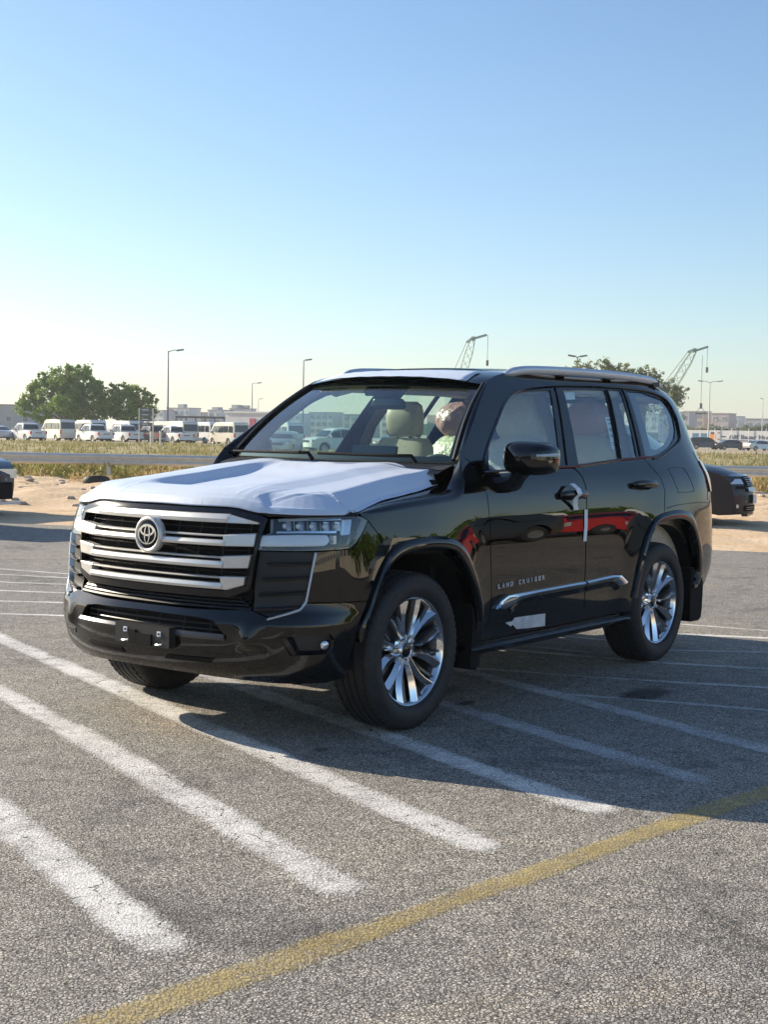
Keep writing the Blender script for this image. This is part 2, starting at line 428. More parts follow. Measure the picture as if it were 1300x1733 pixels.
# body side: pillars, roof side, quarter ----------------------------------
winopen=[(4.29,1.352),(4.41,1.355),(4.543,1.368),(4.753,1.415),(5.004,1.477),(5.082,1.533),(5.152,1.64),(5.158,1.71),(5.12,1.765),(5.028,1.793),(4.794,1.817),(4.408,1.826),(3.846,1.818),(3.463,1.803),(3.106,1.772),(2.916,1.736),(2.766,1.672),(2.585,1.55),(2.444,1.449),(2.32,1.345),(2.275,1.29),(2.33,1.275)]
NR=60
roofl=[(2.115,1.384),(2.264,1.491),(2.521,1.683),(2.66,1.775),(2.74,1.815),(2.86,1.843),(3.05,1.866),(3.6,1.884),(4.4,1.888),(5.0,1.880),(5.30,1.862),(5.45,1.815)]
roofl_s=sm(roofl,5)
shell=roofl_s+[(5.470,1.72),(5.455,1.60),(5.445,1.45),(5.44,1.25),(5.44,1.0),(5.44,.64),(5.43,.47),(5.15,.455),(4.955,.46)]+list(reversed(sm(archR_in[5:])))+[(4.33,.975),(4.39,1.00),(4.401,1.028),(4.42,1.09),(4.441,1.145),(4.423,1.224),(4.356,1.292),(4.298,1.352)]+winopen[1:21]+[(2.212,1.335)]
both(panel(shell,holes=[]),'body_side',M['paint'],suv)
# roof ---------------------------------------------------------------------
def roofz(x): return cr([(-2.45,1.80),(-2.1,1.866),(-1.6,1.895),(-1.0,1.908),(-.5,1.908),(0,1.890),(.25,1.862),(.42,1.820)],x)
redge=[Vector(Wm(*p)) for p in resn(roofl_s[15:],NR)]   # from top of A pillar to the tailgate
rrows=[]
for k,e in enumerate(redge):
    x=e.x; xc=x+.10*sstep(-.2,.4,x); zc=roofz(xc); r=[]
    for j in range(-12,13):
        t=abs(j)/12;y=e.y*t;z=zc+(e.z-zc)*(t**2.6);xx=xc+(x-xc)*t*t
        r.append((xx,math.copysign(y,j) if j else 0,z))
    rrows.append(r)
mb=MB();mb.grid(rrows);mb.build('roof',M['paint'],suv)
# windscreen + A pillar inner strips ---------------------------------------
wsB=Vector((.875,.797,1.343));wsT=Vector((.335,.634,1.775))
def wspt(t,v): # t -1..1 across, v 0..1 up
    b=Vector((.875+.15*(1-t*t),.797*t,1.343-.035*(1-t*t)*0));tp=Vector((.335+.085*(1-t*t),.634*t,1.775+.022*(1-t*t)))
    p=b.lerp(tp,v);bul=.035*math.sin(pi*v)
    return (p.x+bul*.6,p.y,p.z+bul*.75)
mb=MB();mb.grid([[wspt(-1+2*i/24,j/14) for j in range(15)] for i in range(25)]);mb.build('windscreen',M['windshield'],suv,flip=True)
# frit band around the windscreen glass (black edge)
mb=MB()
def wsf(t,v): p=wspt(t,v);return (p[0]-.004,p[1],p[2]-.004)
mb.grid([[wsf(t,v) for v in (1.0,.965,.93)] for t in [-1+2*i/24 for i in range(25)]])
mb.grid([[wsf(t,v) for v in (0,.03,.055)] for t in [-1+2*i/24 for i in range(25)]])
for sg in(-1,1): mb.grid([[wsf(sg*t,j/14) for t in(1,.975,.955)] for j in range(15)])
mb.build('windscreen_edge',M['rubber'],suv)
mb=MB()
ol=[Vector(Wm(*p)) for p in resn([(2.115,1.384),(2.264,1.491),(2.521,1.683),(2.66,1.775),(2.74,1.812)],20)]
rr=[]
for k,o in enumerate(ol):
    g=Vector(wspt(1.0,k/19.0)); r=[]
    mid=(o+g)/2+Vector((.018,.006,.016))
    for j in range(7):
        u=j/6;r.append((1-u)**2*o+2*u*(1-u)*mid+u*u*(g+Vector((.0,.004,.004))))
    rr.append(r)
mb.grid(rr);both(mb,'windscreen_pillar',M['paint'],suv)
mb=MB()
pl=[Vector(wspt(1.0,k/19.0))+Vector((.006,.0,.010)) for k in range(20)]
mb.tube(pl,.011,8);both(mb,'windscreen_seal',M['rubber'],suv)
# roof front header above glass
mb=MB();top=[wspt(-1+2*i/24,1.0) for i in range(25)];hd=[rrows[0][i] for i in range(25)]
mb.grid([[a,tuple((Vector(a)+Vector(b))/2+Vector((.008,0,.008))),b] for a,b in zip(top,hd)]);mb.build('roof_header',M['paint'],suv)
# cowl + wipers
mb=MB()
mb.grid([[(.875+.15*(1-t*t)+dx,.80*t,z) for dx,z in((-.01,1.335),(.03,1.318),(.10,1.30),(.16,1.28))] for t in [-1+2*i/20 for i in range(21)]])
mb.build('cowl_panel',M['plastic'],suv)
for y0,y1,yp in((-.70,-.12,-.05),(.02,.60,.66)):
    wp=empty('wiper');wp.parent=suv
    mb=MB();pts=[(.955+.12*(1-(y/.8)**2),y,1.372-.006*abs(y)) for y in [y0+(y1-y0)*k/8 for k in range(9)]]
    mb.tube(pts,.011,6,sq=(1,.8));mb.build('blade',M['dull'],wp)
    mb=MB();mb.tube([(1.04,yp,1.335),(1.045,(yp*.6+y1*.4),1.372),pts[4]],[.013,.011,.007],6);mb.build('arm',M['dull'],wp)
# doors --------------------------------------------------------------------
fdoor=[(2.212,1.240),(2.29,1.276),(2.423,1.283),(3.15,1.301),(3.30,1.302),(3.345,1.280),(3.372,1.245),(3.385,1.20),(3.375,1.13),(3.36,1.06),(3.346,.866),(3.352,.63),(3.37,.45),(2.265,.45),(2.287,.60),(2.260,.88),(2.253,1.07),(2.254,1.17)]
rdoor=[(3.315,1.303),(3.951,1.343),(4.27,1.358),(4.292,1.352),(4.350,1.290),(4.417,1.224),(4.435,1.145),(4.414,1.09),(4.395,1.028),(4.385,.998),(4.30,.985),(4.217,.950),(4.130,.872),(4.072,.778),(4.027,.686),(3.991,.556),(3.965,.45),(3.375,.45),(3.357,.63),(3.351,.866),(3.365,1.06),(3.380,1.13),(3.390,1.20),(3.377,1.247),(3.350,1.283)]
drs=[]
for nm,o in(('front',fdoor),('rear',rdoor)):
    m_=panel(inset(o,.0028),step=.03)
    drs.append([m_.build('door',M['paint'],suv),m_.build('door',M['paint'],suv,mirror=True)])
# dark backing behind gaps
both(panel([(1.0,.5),(1.0,1.0),(2.1,1.12),(2.32,1.27),(4.4,1.34),(5.4,1.3),(5.4,.5),(5.0,.5),(4.8,.95),(4.2,.95),(3.95,.45),(2.2,.45),(1.95,.88),(1.35,.90),(1.2,.5)],off=-.03,step=.08,lip=0),'inner_body',M['dull'],suv)
# window trims and glass ----------------------------------------------------
gF=[(2.475,1.482),(2.60,1.567),(2.72,1.645),(2.854,1.715),(3.013,1.746),(3.20,1.762),(3.400,1.773),(3.172,1.308),(2.36,1.300)]
gR1=[(3.566,1.779),(3.85,1.793),(4.131,1.799),(3.945,1.350),(3.403,1.325)]
gR2=[(4.188,1.800),(4.360,1.805),(4.204,1.363),(3.985,1.353)]
gQ=[(4.45,1.802),(4.670,1.804),(4.929,1.776),(5.06,1.756),(5.112,1.722),(5.10,1.640),(5.03,1.553),(4.934,1.493),(4.75,1.43),(4.554,1.386),(4.419,1.370),(4.33,1.367)]
op=[(2.33,1.285),(2.40,1.286),(3.15,1.303),(3.31,1.303),(3.951,1.342)]+winopen[:20]+[(2.285,1.30)]
both(panel(inset(op,.001),holes=[gF,gR1,gR2,gQ],off=-.006,step=.04,lip=.01),'window_frame',M['gloss'],suv)
for g,mt in((gF,'side_glass'),(gR1,'rear_glass'),(gR2,'rear_glass'),(gQ,'rear_glass')):
    both(panel(inset(g,-.004),off=-.013,step=.05,lip=0),'window',M[mt],suv)
# quarter glass dark print border
both(panel(inset(gQ,-.003),holes=[[(4.56,1.775),(4.80,1.775),(4.97,1.75),(5.02,1.715),(5.01,1.64),(4.95,1.57),(4.86,1.51),(4.68,1.44),(4.54,1.41),(4.47,1.42)]],off=-.017,step=.06,lip=0),'window_print',M['gloss'],suv)
# belt and upper mouldings
both(band([(2.29,1.282),(2.42,1.288),(3.15,1.306),(3.31,1.306),(3.951,1.345),(4.27,1.360),(4.41,1.360)],[(2.29,1.294),(2.42,1.300),(3.15,1.318),(3.31,1.318),(3.951,1.357),(4.27,1.372),(4.41,1.372)],[(0,-.004),(0,.006),(.5,.009),(1,.006),(1,-.01)],n=40),'belt_moulding',M['gloss'],suv)
wo=smoothline(winopen[1:20],4)
both(band(wo,[ (p[0],p[1]) for p in wo],[(0,0)],n=4),'seam_line',M['rubber'],suv) if False else None
mb=MB();mb.tube([Wm(p[0],p[1],.002) for p in wo],.0085,6);both(mb,'window_seal',M['gloss'],suv)
# pillar lines between windows
for a,b in(((3.475,1.79),(3.245,1.305)),((4.395,1.812),(4.25,1.36))):
    mb=MB();mb.tube([Wm(a[0]+(b[0]-a[0])*k/6,a[1]+(b[1]-a[1])*k/6,-.002) for k in range(7)],.006,6);both(mb,'pillar_seal',M['rubber'],suv)
for a,b in(((4.16,1.80),(3.965,1.35)),):
    mb=MB();mb.tube([Wm(a[0]+(b[0]-a[0])*k/6,a[1]+(b[1]-a[1])*k/6,-.001) for k in range(7)],.009,6);both(mb,'window_bar',M['rubber'],suv)
# wheel arch mouldings -------------------------------------------------------
def arch(name,out,inn):
    n=64;A=resn(sm(out),n);B=resn(sm(inn),n)
    both(band(A,B,[(0,-.004),(0.02,.010),(.12,.019),(.5,.025),(.9,.018),(1.0,.008),(1.0,-.07)],n=n),name,M['paint'],suv)
arch('wheel_arch_trim',[(1.139,.50)]+archF_out[0:],[(1.165,.50)]+archF_in[1:])
arch('wheel_arch_trim',archR_out,archR_in)
# wheel arch liners
for xh in(1.405,-1.425):
    mb=MB();rows=[]
    for k in range(25):
        a=radians(-6+192*k/24);rows.append([(xh+.53*cos(a),y,.42+.50*sin(a)) for y in(.955,.8,.6,.52)])
    ids=mb.grid(rows);cidx=mb.add((xh,.52,.42))
    for k in range(24): mb.face(ids[k][3],ids[k+1][3],cidx)
    both(mb,'arch_liner',M['dull'],suv)
# rear corner: line of bumper, tail light, fuel flap
def linetube(pts,r,name,m,off=.0,par=suv,n=5):
    mb=MB();mb.tube([Wm(p[0],p[1],off) for p in resample(pts,.04,False)],r,n);return both(mb,name,m,par)
fl=smoothline([(4.586,1.270),(4.60,1.287),(4.644,1.291),(4.83,1.288),(4.862,1.272),(4.915,1.162),(4.918,1.138),(4.890,1.127),(4.66,1.127),(4.640,1.140)],4,closed=True)
fl=fl+[fl[0]]
mb=MB();mb.tube([Wm(p[0],p[1],-.0005) for p in fl],.0028,5);mb.build('fuel_flap_seam',M['rubber'],suv)
linetube([(4.42,1.03),(4.60,1.045),(4.85,1.05),(5.02,1.05),(5.2,1.04),(5.42,1.05)],.0025,'bumper_seam',M['rubber'])
linetube([(5.235,1.40),(5.25,1.30),(5.215,1.18),(5.225,1.12),(5.20,1.06)],.0025,'lamp_seam',M['rubber'])
tl=[(5.27,1.335),(5.34,1.335),(5.50,1.30),(5.62,1.28),(5.62,1.15),(5.45,1.12),(5.29,1.115),(5.262,1.20)]
both(panel(tl,off=.010,step=.03,lip=.02),'tail_light',M['red_lens'],suv)
# tailgate
S2=2*SMAX
tg=[(5.446,.64),(5.446,1.25),(5.451,1.45),(5.461,1.60),(5.476,1.72),(5.458,1.80)]
tgp=tg+[(S2-a,b) for a,b in reversed(tg)]
rg=[(5.60,1.30),(5.60,1.70),(5.75,1.745),(SMAX,1.75)];rgp=rg+[(S2-a,b) for a,b in reversed(rg[:-1])]
panel(tgp,holes=[rgp],step=.07).build('tailgate',M['paint'],suv)
panel(inset(rgp,-.005),off=-.008,step=.08,lip=0).build('rear_window',M['rear_glass'],suv)
rb=[(5.44,.46),(5.448,.63)];panel(rb+[(S2-a,b) for a,b in reversed(rb)],off=.0,step=.06).build('rear_bumper',M['paint'],suv)
mb=MB();mb.grid([[ (x,.50*t,z+.012*(1-t*t)) for x,z in((-2.18,1.835),(-2.28,1.80),(-2.29,1.79),(-2.20,1.79))] for t in [-1+2*i/12 for i in range(13)]]);mb.build('roof_spoiler',M['paint'],suv)
# hood -----------------------------------------------------------------------
hedge=[(1.93,.905,1.100),(1.80,.868,1.128),(1.62,.825,1.157),(1.33,.802,1.187),(1.10,.795,1.212),(.98,.79,1.225),(.80,.785,1.248)]
fe=[Wm(s,cr([(0,1.121),(.45,1.121),(.62,1.098),(.8,1.096),(1.12,1.098)],s)) for s in [1.085*k/20 for k in range(21)]]  # front edge centre->corner
def front_x(y):
    y=abs(y)
    for a,b in zip(fe,fe[1:]):
        if b[1]>=y: u=(y-a[1])/((b[1]-a[1]) or 1);return a[0]+(b[0]-a[0])*u, a[2]+(b[2]-a[2])*u
    return fe[-1][0],fe[-1][2]
def edge_y(x):
    if x>=hedge[0][0]: return None
    for a,b in zip(hedge,hedge[1:]):
        if b[0]<=x: u=(a[0]-x)/(a[0]-b[0]);return a[1]+(b[1]-a[1])*u,a[2]+(b[2]-a[2])*u
    return hedge[-1][1],hedge[-1][2]
HBp=[p for p in fe if p[1]>=.60][:-1]+hedge
HB=list(zip(HBp,HBp[1:]))
HD=[(0,0),(.012,.022),(.03,.044),(.06,.064),(.12,.083),(.22,.098),(.35,.110),(.6,.135),(.9,.168),(1.2,.195),(1.5,.212)]
def hoodz(x,y):
    ay=abs(y);fx,fz=front_x(min(ay,.90));d=max(0,fx-x)
    zp=fz+cr(HD,d)*(1.0+.03*sstep(.3,.6,ay))
    v=1-sstep(.245,.325,ay)                       # sunken centre
    zp-=.046*v*sstep(.10,.42,d)*(1-sstep(.85,1.30,d))
    zp+=.003*math.exp(-((ay-.42)/.12)**2)*sstep(.05,.35,d)
    if ay>.42:
        D,zb=9,0
        for a,b in HB:
            q=(b[0]-a[0],b[1]-a[1]);L=q[0]*q[0]+q[1]*q[1];t=max(0,min(1,((x-a[0])*q[0]+(ay-a[1])*q[1])/L))
            dd=hypot(x-a[0]-t*q[0],ay-a[1]-t*q[1])
            if dd<D: D=dd;zb=a[2]+(b[2]-a[2])*t
        ey_=edge_y(min(x,1.929))[0]
        if x<1.9 and ay>ey_: D=-.25*(ay-ey_)
        sl=.66+.20*sstep(1.6,.95,x)
        zs=zb+sl*D+.012*max(0,min(1,D/.02));k=.008
        h=max(0,min(1,.5+.5*(zs-zp)/k));zp=zs+(zp-zs)*h-k*h*(1-h)
    return zp
def hoodgrid(off,rear=.90,over=0.0,nu=90,nv=96,wr=None):
    rows=[]
    for i in range(nu+1):
        u=i/nu;row=[]
        # station curve: from rear line (x=rear) to front contour, blending
        for j in range(nv+1):
            t=-1+2*j/nv;at=abs(t)
            # outer boundary point for |t|=1 at this u
            # front contour point param
            yf=.905*at
            xf,zf=front_x(yf)
            yr=(.79+over*.3)*at; xr=rear+.05*(1-at*at)+.125*sstep(.84,1,at)
            uu=u**.62
            x=xr+(xf-xr)*uu
            # side edge y widening follows hood edge
            ex=min(x,1.929);ey=edge_y(ex)[0]+over*(.2+.8*sstep(1.0,1.3,x))
            y=ey*at
            if x>1.80:
                k=(x-1.80)/max(1e-6,(xf-1.80));y=y+(min(yf*1.0,.905)-y)*min(1,max(0,k))
            fxx,_=front_x(y)
            x=min(x,fxx+over*.2)
            row.append((x,math.copysign(y,t)))
        rows.append(row)
    out=[]
    for r in rows:
        rr=[]
        for x,y in r:
            z=hoodz(x,y)+off
            if wr: z+=wr(x,y)
            rr.append((x+ (off if front_x(abs(y))[0]-x<.03 else 0),y,z))
        out.append(rr)
    return out
hg=hoodgrid(0.0,nu=60,nv=60);mb=MB();mb.grid(hg);mb.build('bonnet',M['paint'],suv)
# ---------------- front end --------------------------------------------------
sym=lambda L:[(a,b) for a,b in L]+[(-a,b) for a,b in reversed(L) if abs(a)>1e-6]
# bumper
bt=[(0,.640),(.30,.640),(.46,.645),(.60,.652),(.70,.622),(.83,.658),(.853,.690),(1.046,.690),(1.172,.690),(1.150,.62),(1.139,.55),(1.115,.44),(1.06,.335),(.95,.308),(.70,.303),(.50,.312),(.25,.322),(0,.325)]
mouth=[(0,.612),(.35,.607),(.44,.596),(.505,.530),(.50,.515),(0,.532)]
fog=[(.772,.538),(.828,.541),(1.005,.550),(1.022,.520),(1.015,.475),(.985,.452),(.82,.450)]
panel(sym(bt),holes=[sym(mouth),fog,[(-a,b) for a,b in fog]],step=.022,lip=.03).build('front_bumper',M['paint'],suv)
panel(sym([(0,.625),(.47,.62),(.53,.50),(0,.52)]),off=-.06,step=.05,lip=0).build('lower_mesh',M['dull'],suv)
for z0 in(.548,.575,.600):
    mb=MB();mb.tube([Wm(s,z0,-.035) for s in [-.46+.92*k/24 for k in range(25)]],.0045,5);mb.build('mesh_bar',M['plastic'],suv)
for s0 in [-.4+.16*k for k in range(6)]:
    mb=MB();mb.tube([Wm(s0,.535,-.04),Wm(s0,.61,-.04)],.003,4);mb.build('mesh_bar',M['plastic'],suv)
band([( s,.536) for s in(-.50,-.25,0,.25,.50)],[(s,.508) for s in(-.505,-.25,0,.25,.505)],[(0,-.035),(0,.004),(.5,.016),(1,.010),(1,-.01)],n=40).build('bumper_strip',mat('strip_grey',(.05,.055,.06),.2,.3),suv)
# lower lip ribs
for sg in(-1,1):
    mb=MB()
    mb=band([(sg*.16,.408),(sg*.44,.415)],[(sg*.14,.388),(sg*.42,.392)],[(0,-.01),(0,.006),(1,.006),(1,-.01)],n=12);mb.build('air_slot',M['dull'],suv)
# fog light units
for mir in(False,True):
    fu=empty('fog_light');fu.parent=suv
    panel(inset(fog,-.002),off=-.03,step=.04,lip=0).build('housing',M['plastic'],fu,mirror=mir)
    band([(.775,.534),(.83,.452)],[(.835,.536),(.875,.457)],[(0,.0),(.5,.002),(1,-.028)],n=6).build('bezel_face',M['gloss'],fu,mirror=mir)
    band([(.83,.452),(.985,.454),(1.014,.478),(1.018,.52)],[(.87,.470),(.965,.470),(.992,.485),(.998,.52)],[(0,.002),(1,-.026)],n=16).build('bezel_rim',M['gloss'],fu,mirror=mir)
    c=Vector(Wm(.978,.497,-.012));mb=MB();nn=nrm(Wm,.978,.497)
    q=nn.to_track_quat('X','Z').to_matrix()
    def tr(mb,q,c): mb.v=[tuple(q@Vector(v)+c) for v in mb.v]
    mb.lathe([(-.01,.020),(.010,.020),(.014,.014),(.016,.0005)],18,'x');tr(mb,q,c);mb.build('lens',M['lamp_in'],fu,mirror=mir)
# mid grille (black, under the chrome one)
panel(sym([(0,.745),(.47,.745),(.60,.80),(.62,.93),(.60,.935),(.58,.65),(0,.632)]),off=-.06,step=.06,lip=0).build('grille_backing',M['dull'],suv)
for k in range(5):
    z=.655+.016*k+.0
    mb=band([(s,z+.004) for s in(-.60+.02*k,-.3,0,.3,.60-.02*k)],[(s,z-.004) for s in(-.60+.02*k,-.3,0,.3,.60-.02*k)],[(0,-.05),(0,-.022),(1,-.018),(1,-.05)],n=30)
    mb.build('lower_grille_bar',M['plastic'],suv)
# grille surround
go=[(0,1.098),(.42,1.092),(.47,1.086),(.612,1.060),(.612,.985),(.602,.93),(.572,.765),(.462,.735),(0,.737)]
gs=[(0,1.119),(.45,1.119),(.49,1.114),(.622,1.090),(.648,1.077),(.632,1.010),(.617,.932),(.60,.80),(.59,.745),(.485,.705),(0,.702)]
panel(sym(gs),holes=[sym(go)],off=.004,step=.03,lip=.04).build('grille_surround',M['gloss'],suv)
panel(sym(inset([(0,1.10),(.47,1.09),(.615,1.06),(.57,.76),(.46,.73),(0,.73)],0)),off=-.055,step=.06,lip=0).build('grille_mesh',M['dull'],suv)
gr=empty('radiator_grille');gr.parent=suv
# top bar
def sline(a,b,n=14): return [(a+(b-a)*k/n,None) for k in range(n+1)]
def gbar(zt,zb,send_t,send_b,prof,name='grille_bar',m='silver',fold=.445,zt2=None,zb2=None,par=None):
    """bar with upper edge zt and lower edge zb in the middle; past the fold it uses zt2, zb2 and leans back"""
    def foldoff(s): return -.0-.34*max(0,abs(s)-fold)
    up=[];lo=[];ss=[-1,-.88,-.76]+[-.745+.149*i/1 for i in range(11)]+[.76,.88,1]
    rows=[]
    N=44
    for k in range(-N,N+1):
        t=k/N;at=abs(t)
        def pt(send,za,zb_):
            s=send*at; 
            if zb_ is not None and s>fold: 
                u=(s-fold)/(send-fold); z=za+(zb_-za)*min(1,u*3.2) if False else (za if s<=fold+1e-6 else zb_)
            else: z=za
            return s,z
        su,zu=pt(send_t,zt,zt2);sl,zl=pt(send_b,zb,zb2)
        sgn=1 if t>=0 else -1
        rows.append([Wm(sgn*(su+(sl-su)*a),zu+(zl-zu)*a,h+foldoff(su+(sl-su)*a)*.35) for a,h in prof])
    mb=MB();ids=mb.grid(rows);mb.face(*ids[0]);mb.face(*ids[-1][::-1])
    return mb.build(name,M[m],par or gr,autosharp=22)
P1=[(0,-.02),(0,.010),(.06,.014),(.55,.018),(.94,.012),(1,.008),(1,-.03)]
Wg=Wm
gbar(1.095,1.053,.455,.440,P1)                                   # top bar centre
for a,b,c in((.974,.945,0),(.875,.841,1),(.773,.741,2)):
    gbar(a,b,.452,.448,P1)
for a,b in((.997,.988),(.895,.886),(.801,.792)):
    gbar(a,b,.44,.44,[(0,-.02),(0,.006),(.5,.012),(1,.006),(1,-.02)],name='grille_louvre')
# folded outer ends
ends_=[([(.442,1.095),(.608,1.060)],[(.440,1.053),(.608,1.053)]),
 ([(.438,.998),(.604,1.010)],[(.446,.945),(.600,.950)]),
 ([(.438,.897),(.590,.908)],[(.446,.841),(.578,.848)]),
 ([(.438,.802),(.567,.806)],[(.450,.741),(.470,.739),(.560,.766)])]
for A,B in ends_:
    both(band(A,B,[(0,-.03),(0,.011),(.08,.014),(.92,.010),(1,.006),(1,-.03)],n=12),'grille_end',M['silver'],gr,autosharp=22)
# dark louvres and thin mesh behind
for z in(1.025,.925,.820):
    mb=MB();mb.tube([Wm(s,z,-.035) for s in [-.56+1.12*k/30 for k in range(31)]],.0035,5);mb.build('mesh_rod',M['plastic'],gr)
for s0 in [-.56+.14*k for k in range(9)]:
    for z0,z1 in((1.0,1.052),(.90,.945),(.803,.842)):
        mb=MB();mb.tube([Wm(s0,z0,-.035),Wm(s0,z1,-.035)],.0025,4);mb.build('mesh_rod',M['plastic'],gr)
# emblem
em=empty('emblem');em.parent=suv
ec=Vector((2.352,0,.978));eq=Matrix.Rotation(radians(-3),3,'Y')
def E(mb,name,m,**k):
    mb.v=[tuple(eq@Vector(v)+ec) for v in mb.v];return mb.build(name,m,em,**k)
mb=MB();mb.lathe([(-.03,.088),(.004,.088),(.010,.084),(.012,.078),(.009,.072),(.002,.069),(-.01,.069)],56,'x');E(mb,'badge_ring',M['silver'])
mb=MB();mb.lathe([(.0,.0695),(.004,.060),(.006,.03),(.007,.0005)],48,'x');E(mb,'badge_disc',mat('badge_glass',(.004,.008,.011),.12,0,.35,0))
def ering(cy,cz,a,b,w,ph=0,w2=None):
    mb=MB();rows=[]
    for k in range(48):
        t=2*pi*k/48;wi=w if w2 is None else w+(w2-w)*abs(sin(t))
        rows.append([(.0075 if q in(0,3) else .0125,cy+(a+(-wi if q<2 else wi)*1.0)*cos(t),cz+(b+(-wi if q<2 else wi)*1.0)*sin(t)) for q in range(4)])
    mb.grid(rows,closeu=True,closev=True);return mb
E(ering(0,.0,.058,.047,.0038,w2=.0025),'badge_oval',M['chrome'])
E(ering(0,.019,.043,.0235,.0050,w2=.0045),'badge_oval',M['chrome'])
E(ering(0,.000,.0165,.043,.0038,w2=.0022),'badge_oval',M['chrome'])
# intake panels beside grille
ip=[(.622,.925),(.89,.928),(.870,.80),(.853,.696),(.828,.664),(.703,.624),(.612,.650),(.604,.745),(.61,.80)]
ic=[]
for mir in(False,True):
    it=empty('side_intake');it.parent=suv
    panel(ip,off=-.022,step=.05,lip=0).build('intake_backing',M['plastic'],it,mirror=mir)
    for (a0,a1,b0,b1) in((.668,.890,.876,.893),(.648,.818,.868,.828),(.634,.746,.857,.757),(.632,.678,.846,.690)):
        band([(a0,a1-.014),(b0,b1-.008)],[(a0,a1-.030),(b0,b1-.024)],[(0,-.022),(0,.000),(.3,.006),(1,-.004),(1,-.022)],n=10).build('intake_slat',M['plastic'],it,mirror=mir)
    band([(.890,.928),(.872,.80),(.855,.70),(.835,.668),(.79,.650),(.705,.622)],[(.900,.928),(.881,.80),(.864,.694),(.842,.658),(.79,.640),(.703,.612)],[(0,-.02),(0,.006),(.5,.009),(1,.005),(1,-.01)],n=40).build('intake_edge',M['rail'],it,mirror=mir)
# bumper corner between lamp and wheel
bc=[(.901,.930),(.972,.935),(1.072,.941),(1.106,.963),(1.139,1.016),(1.169,1.070),(1.246,.998),(1.279,.928),(1.285,.842),(1.245,.79),(1.205,.77),(1.178,.695),(1.046,.695),(.862,.697),(.884,.81)]
both(panel(bc,step=.025),'bumper_corner',M['paint'],suv)
both(panel([(.60,.65),(.60,1.08),(1.17,1.09),(1.25,.95),(1.18,.6),(.8,.6)],off=-.045,step=.07,lip=0),'front_inner',M['dull'],suv)
# headlights
hlp=[(.622,.934),(.634,1.000),(.668,1.013),(.660,1.077),(.760,1.086),(.860,1.091),(1.05,1.095),(1.118,1.093),(1.166,1.074),(1.150,1.045),(1.133,1.017),(1.101,.968),(1.068,.946),(.972,.940),(.80,.936)]
for mir in(False,True):
    hl=empty('headlight');hl.parent=suv
    panel(hlp,off=-.075,step=.05,lip=-.07).build('lamp_housing',M['lamp_dark'],hl,mirror=mir)
    band([(.630,1.000),(.80,1.008),(.948,1.008),(.958,.985)],[(.624,.950),(.80,.955),(.935,.958),(.948,.965)],[(0,-.06),(0,-.012),(.15,-.006),(.85,-.006),(1,-.012),(1,-.06)],n=24).build('light_bar',M['drl'],hl,mirror=mir)
    for k,sc in enumerate((.705,.775,.845,.915,.980)):
        for j,(u0,u1,d0,d1) in enumerate(((0,.028,-.055,-.022),(.028,.050,-.022,-.050),(.050,.064,-.050,-.046))):
            band([(sc+u0,1.068),(sc+u0+.010,1.026)],[(sc+u1,1.068),(sc+u1+.010,1.026)],[(0,d0),(.5,(d0+d1)/2-.004*(j==0)),(1,d1)],n=5,ends=False).build('reflector',M['lamp_in'] if j!=2 else M['drl'],hl,mirror=mir,autosharp=20)
        w_=.026
        mb=MB();A=Vector(Wm(sc+.02,1.046,-.040));nn=nrm(Wm,sc,1.0);q=nn.to_track_quat('X','Z').to_matrix()
        mb.lathe([(-.01,.013),(.004,.012),(.010,.007),(.012,.0004)],16,'x')
        mb.v=[tuple(q@Vector(v)+A) for v in mb.v];mb.build('projector',M['lens'] if False else M['drl'],hl,mirror=mir)
    band([(.690,1.078),(.85,1.086),(1.02,1.088)],[(.690,1.066),(.85,1.074),(1.02,1.076)],[(0,-.07),(0,-.03),(1,-.03),(1,-.07)],n=14).build('lamp_trim',M['lamp_in'],hl,mirror=mir)
    band([(.690,1.020),(.85,1.026),(1.00,1.026)],[(.690,1.012),(.85,1.016),(1.00,1.016)],[(0,-.07),(0,-.03),(1,-.03),(1,-.07)],n=14).build('lamp_trim',M['lamp_in'],hl,mirror=mir)
    band([(1.02,1.078),(1.025,.965)],[(1.085,1.078),(1.075,.962)],[(0,-.03),(.5,-.045),(1,-.03)],n=8).build('side_reflector',M['lamp_in'],hl,mirror=mir)
    mb=MB();c=Vector(Wm(.985,.985,-.03));mb.box(c,(.012,.012,.02));mb.build('indicator',M['lamp_in'],hl,mirror=mir)
    panel(hlp,off=.001,step=.03,lip=.02).build('lamp_lens',M['lens'],hl,mirror=mir)
# gasket above lamps and grille
mb=MB();mb.tube([Wm(s,cr([(0,1.124),(.45,1.124),(.62,1.100),(.8,1.097),(1.12,1.101)],abs(s)),-.004) for s in [-1.10+2.2*k/60 for k in range(61)]],.008,6);mb.build('bonnet_seal',M['rubber'],suv)
# plate bracket
pb=empty('plate_bracket');pb.parent=suv
mb=MB();mb.box((2.405,.036,.498),(.022,.185,.050));mb.build('backing_plate',M['plastic'],pb,smooth=False)
mb=MB();mb.box((2.430,.03,.478),(.006,.075,.028));mb.box((2.432,-.02,.49),(.005,.02,.03));mb.build('sensor_cover',M['gloss'],pb,smooth=False)
for y,z in((-.075,.515),(.155,.512),(-.075,.462),(.155,.460)):
    mb=MB()
    if z>.5: mb.box((2.4295,y,z),(.002,.012,.012))
    else: mb.tube([(2.43,y-.02,z-.002),(2.434,y,z),(2.43,y+.02,z+.004)],.004,5)
    mb.build('clip' if z>.5 else 'screw_tab',M['white_paper'] if z>.5 else M['rail'],pb,smooth=False)
mb=MB();mb.box((2.4325,-.075,.515),(.001,.005,.005));mb.box((2.4325,.155,.512),(.001,.005,.005));mb.build('clip_hole',M['dull'],pb,smooth=False)
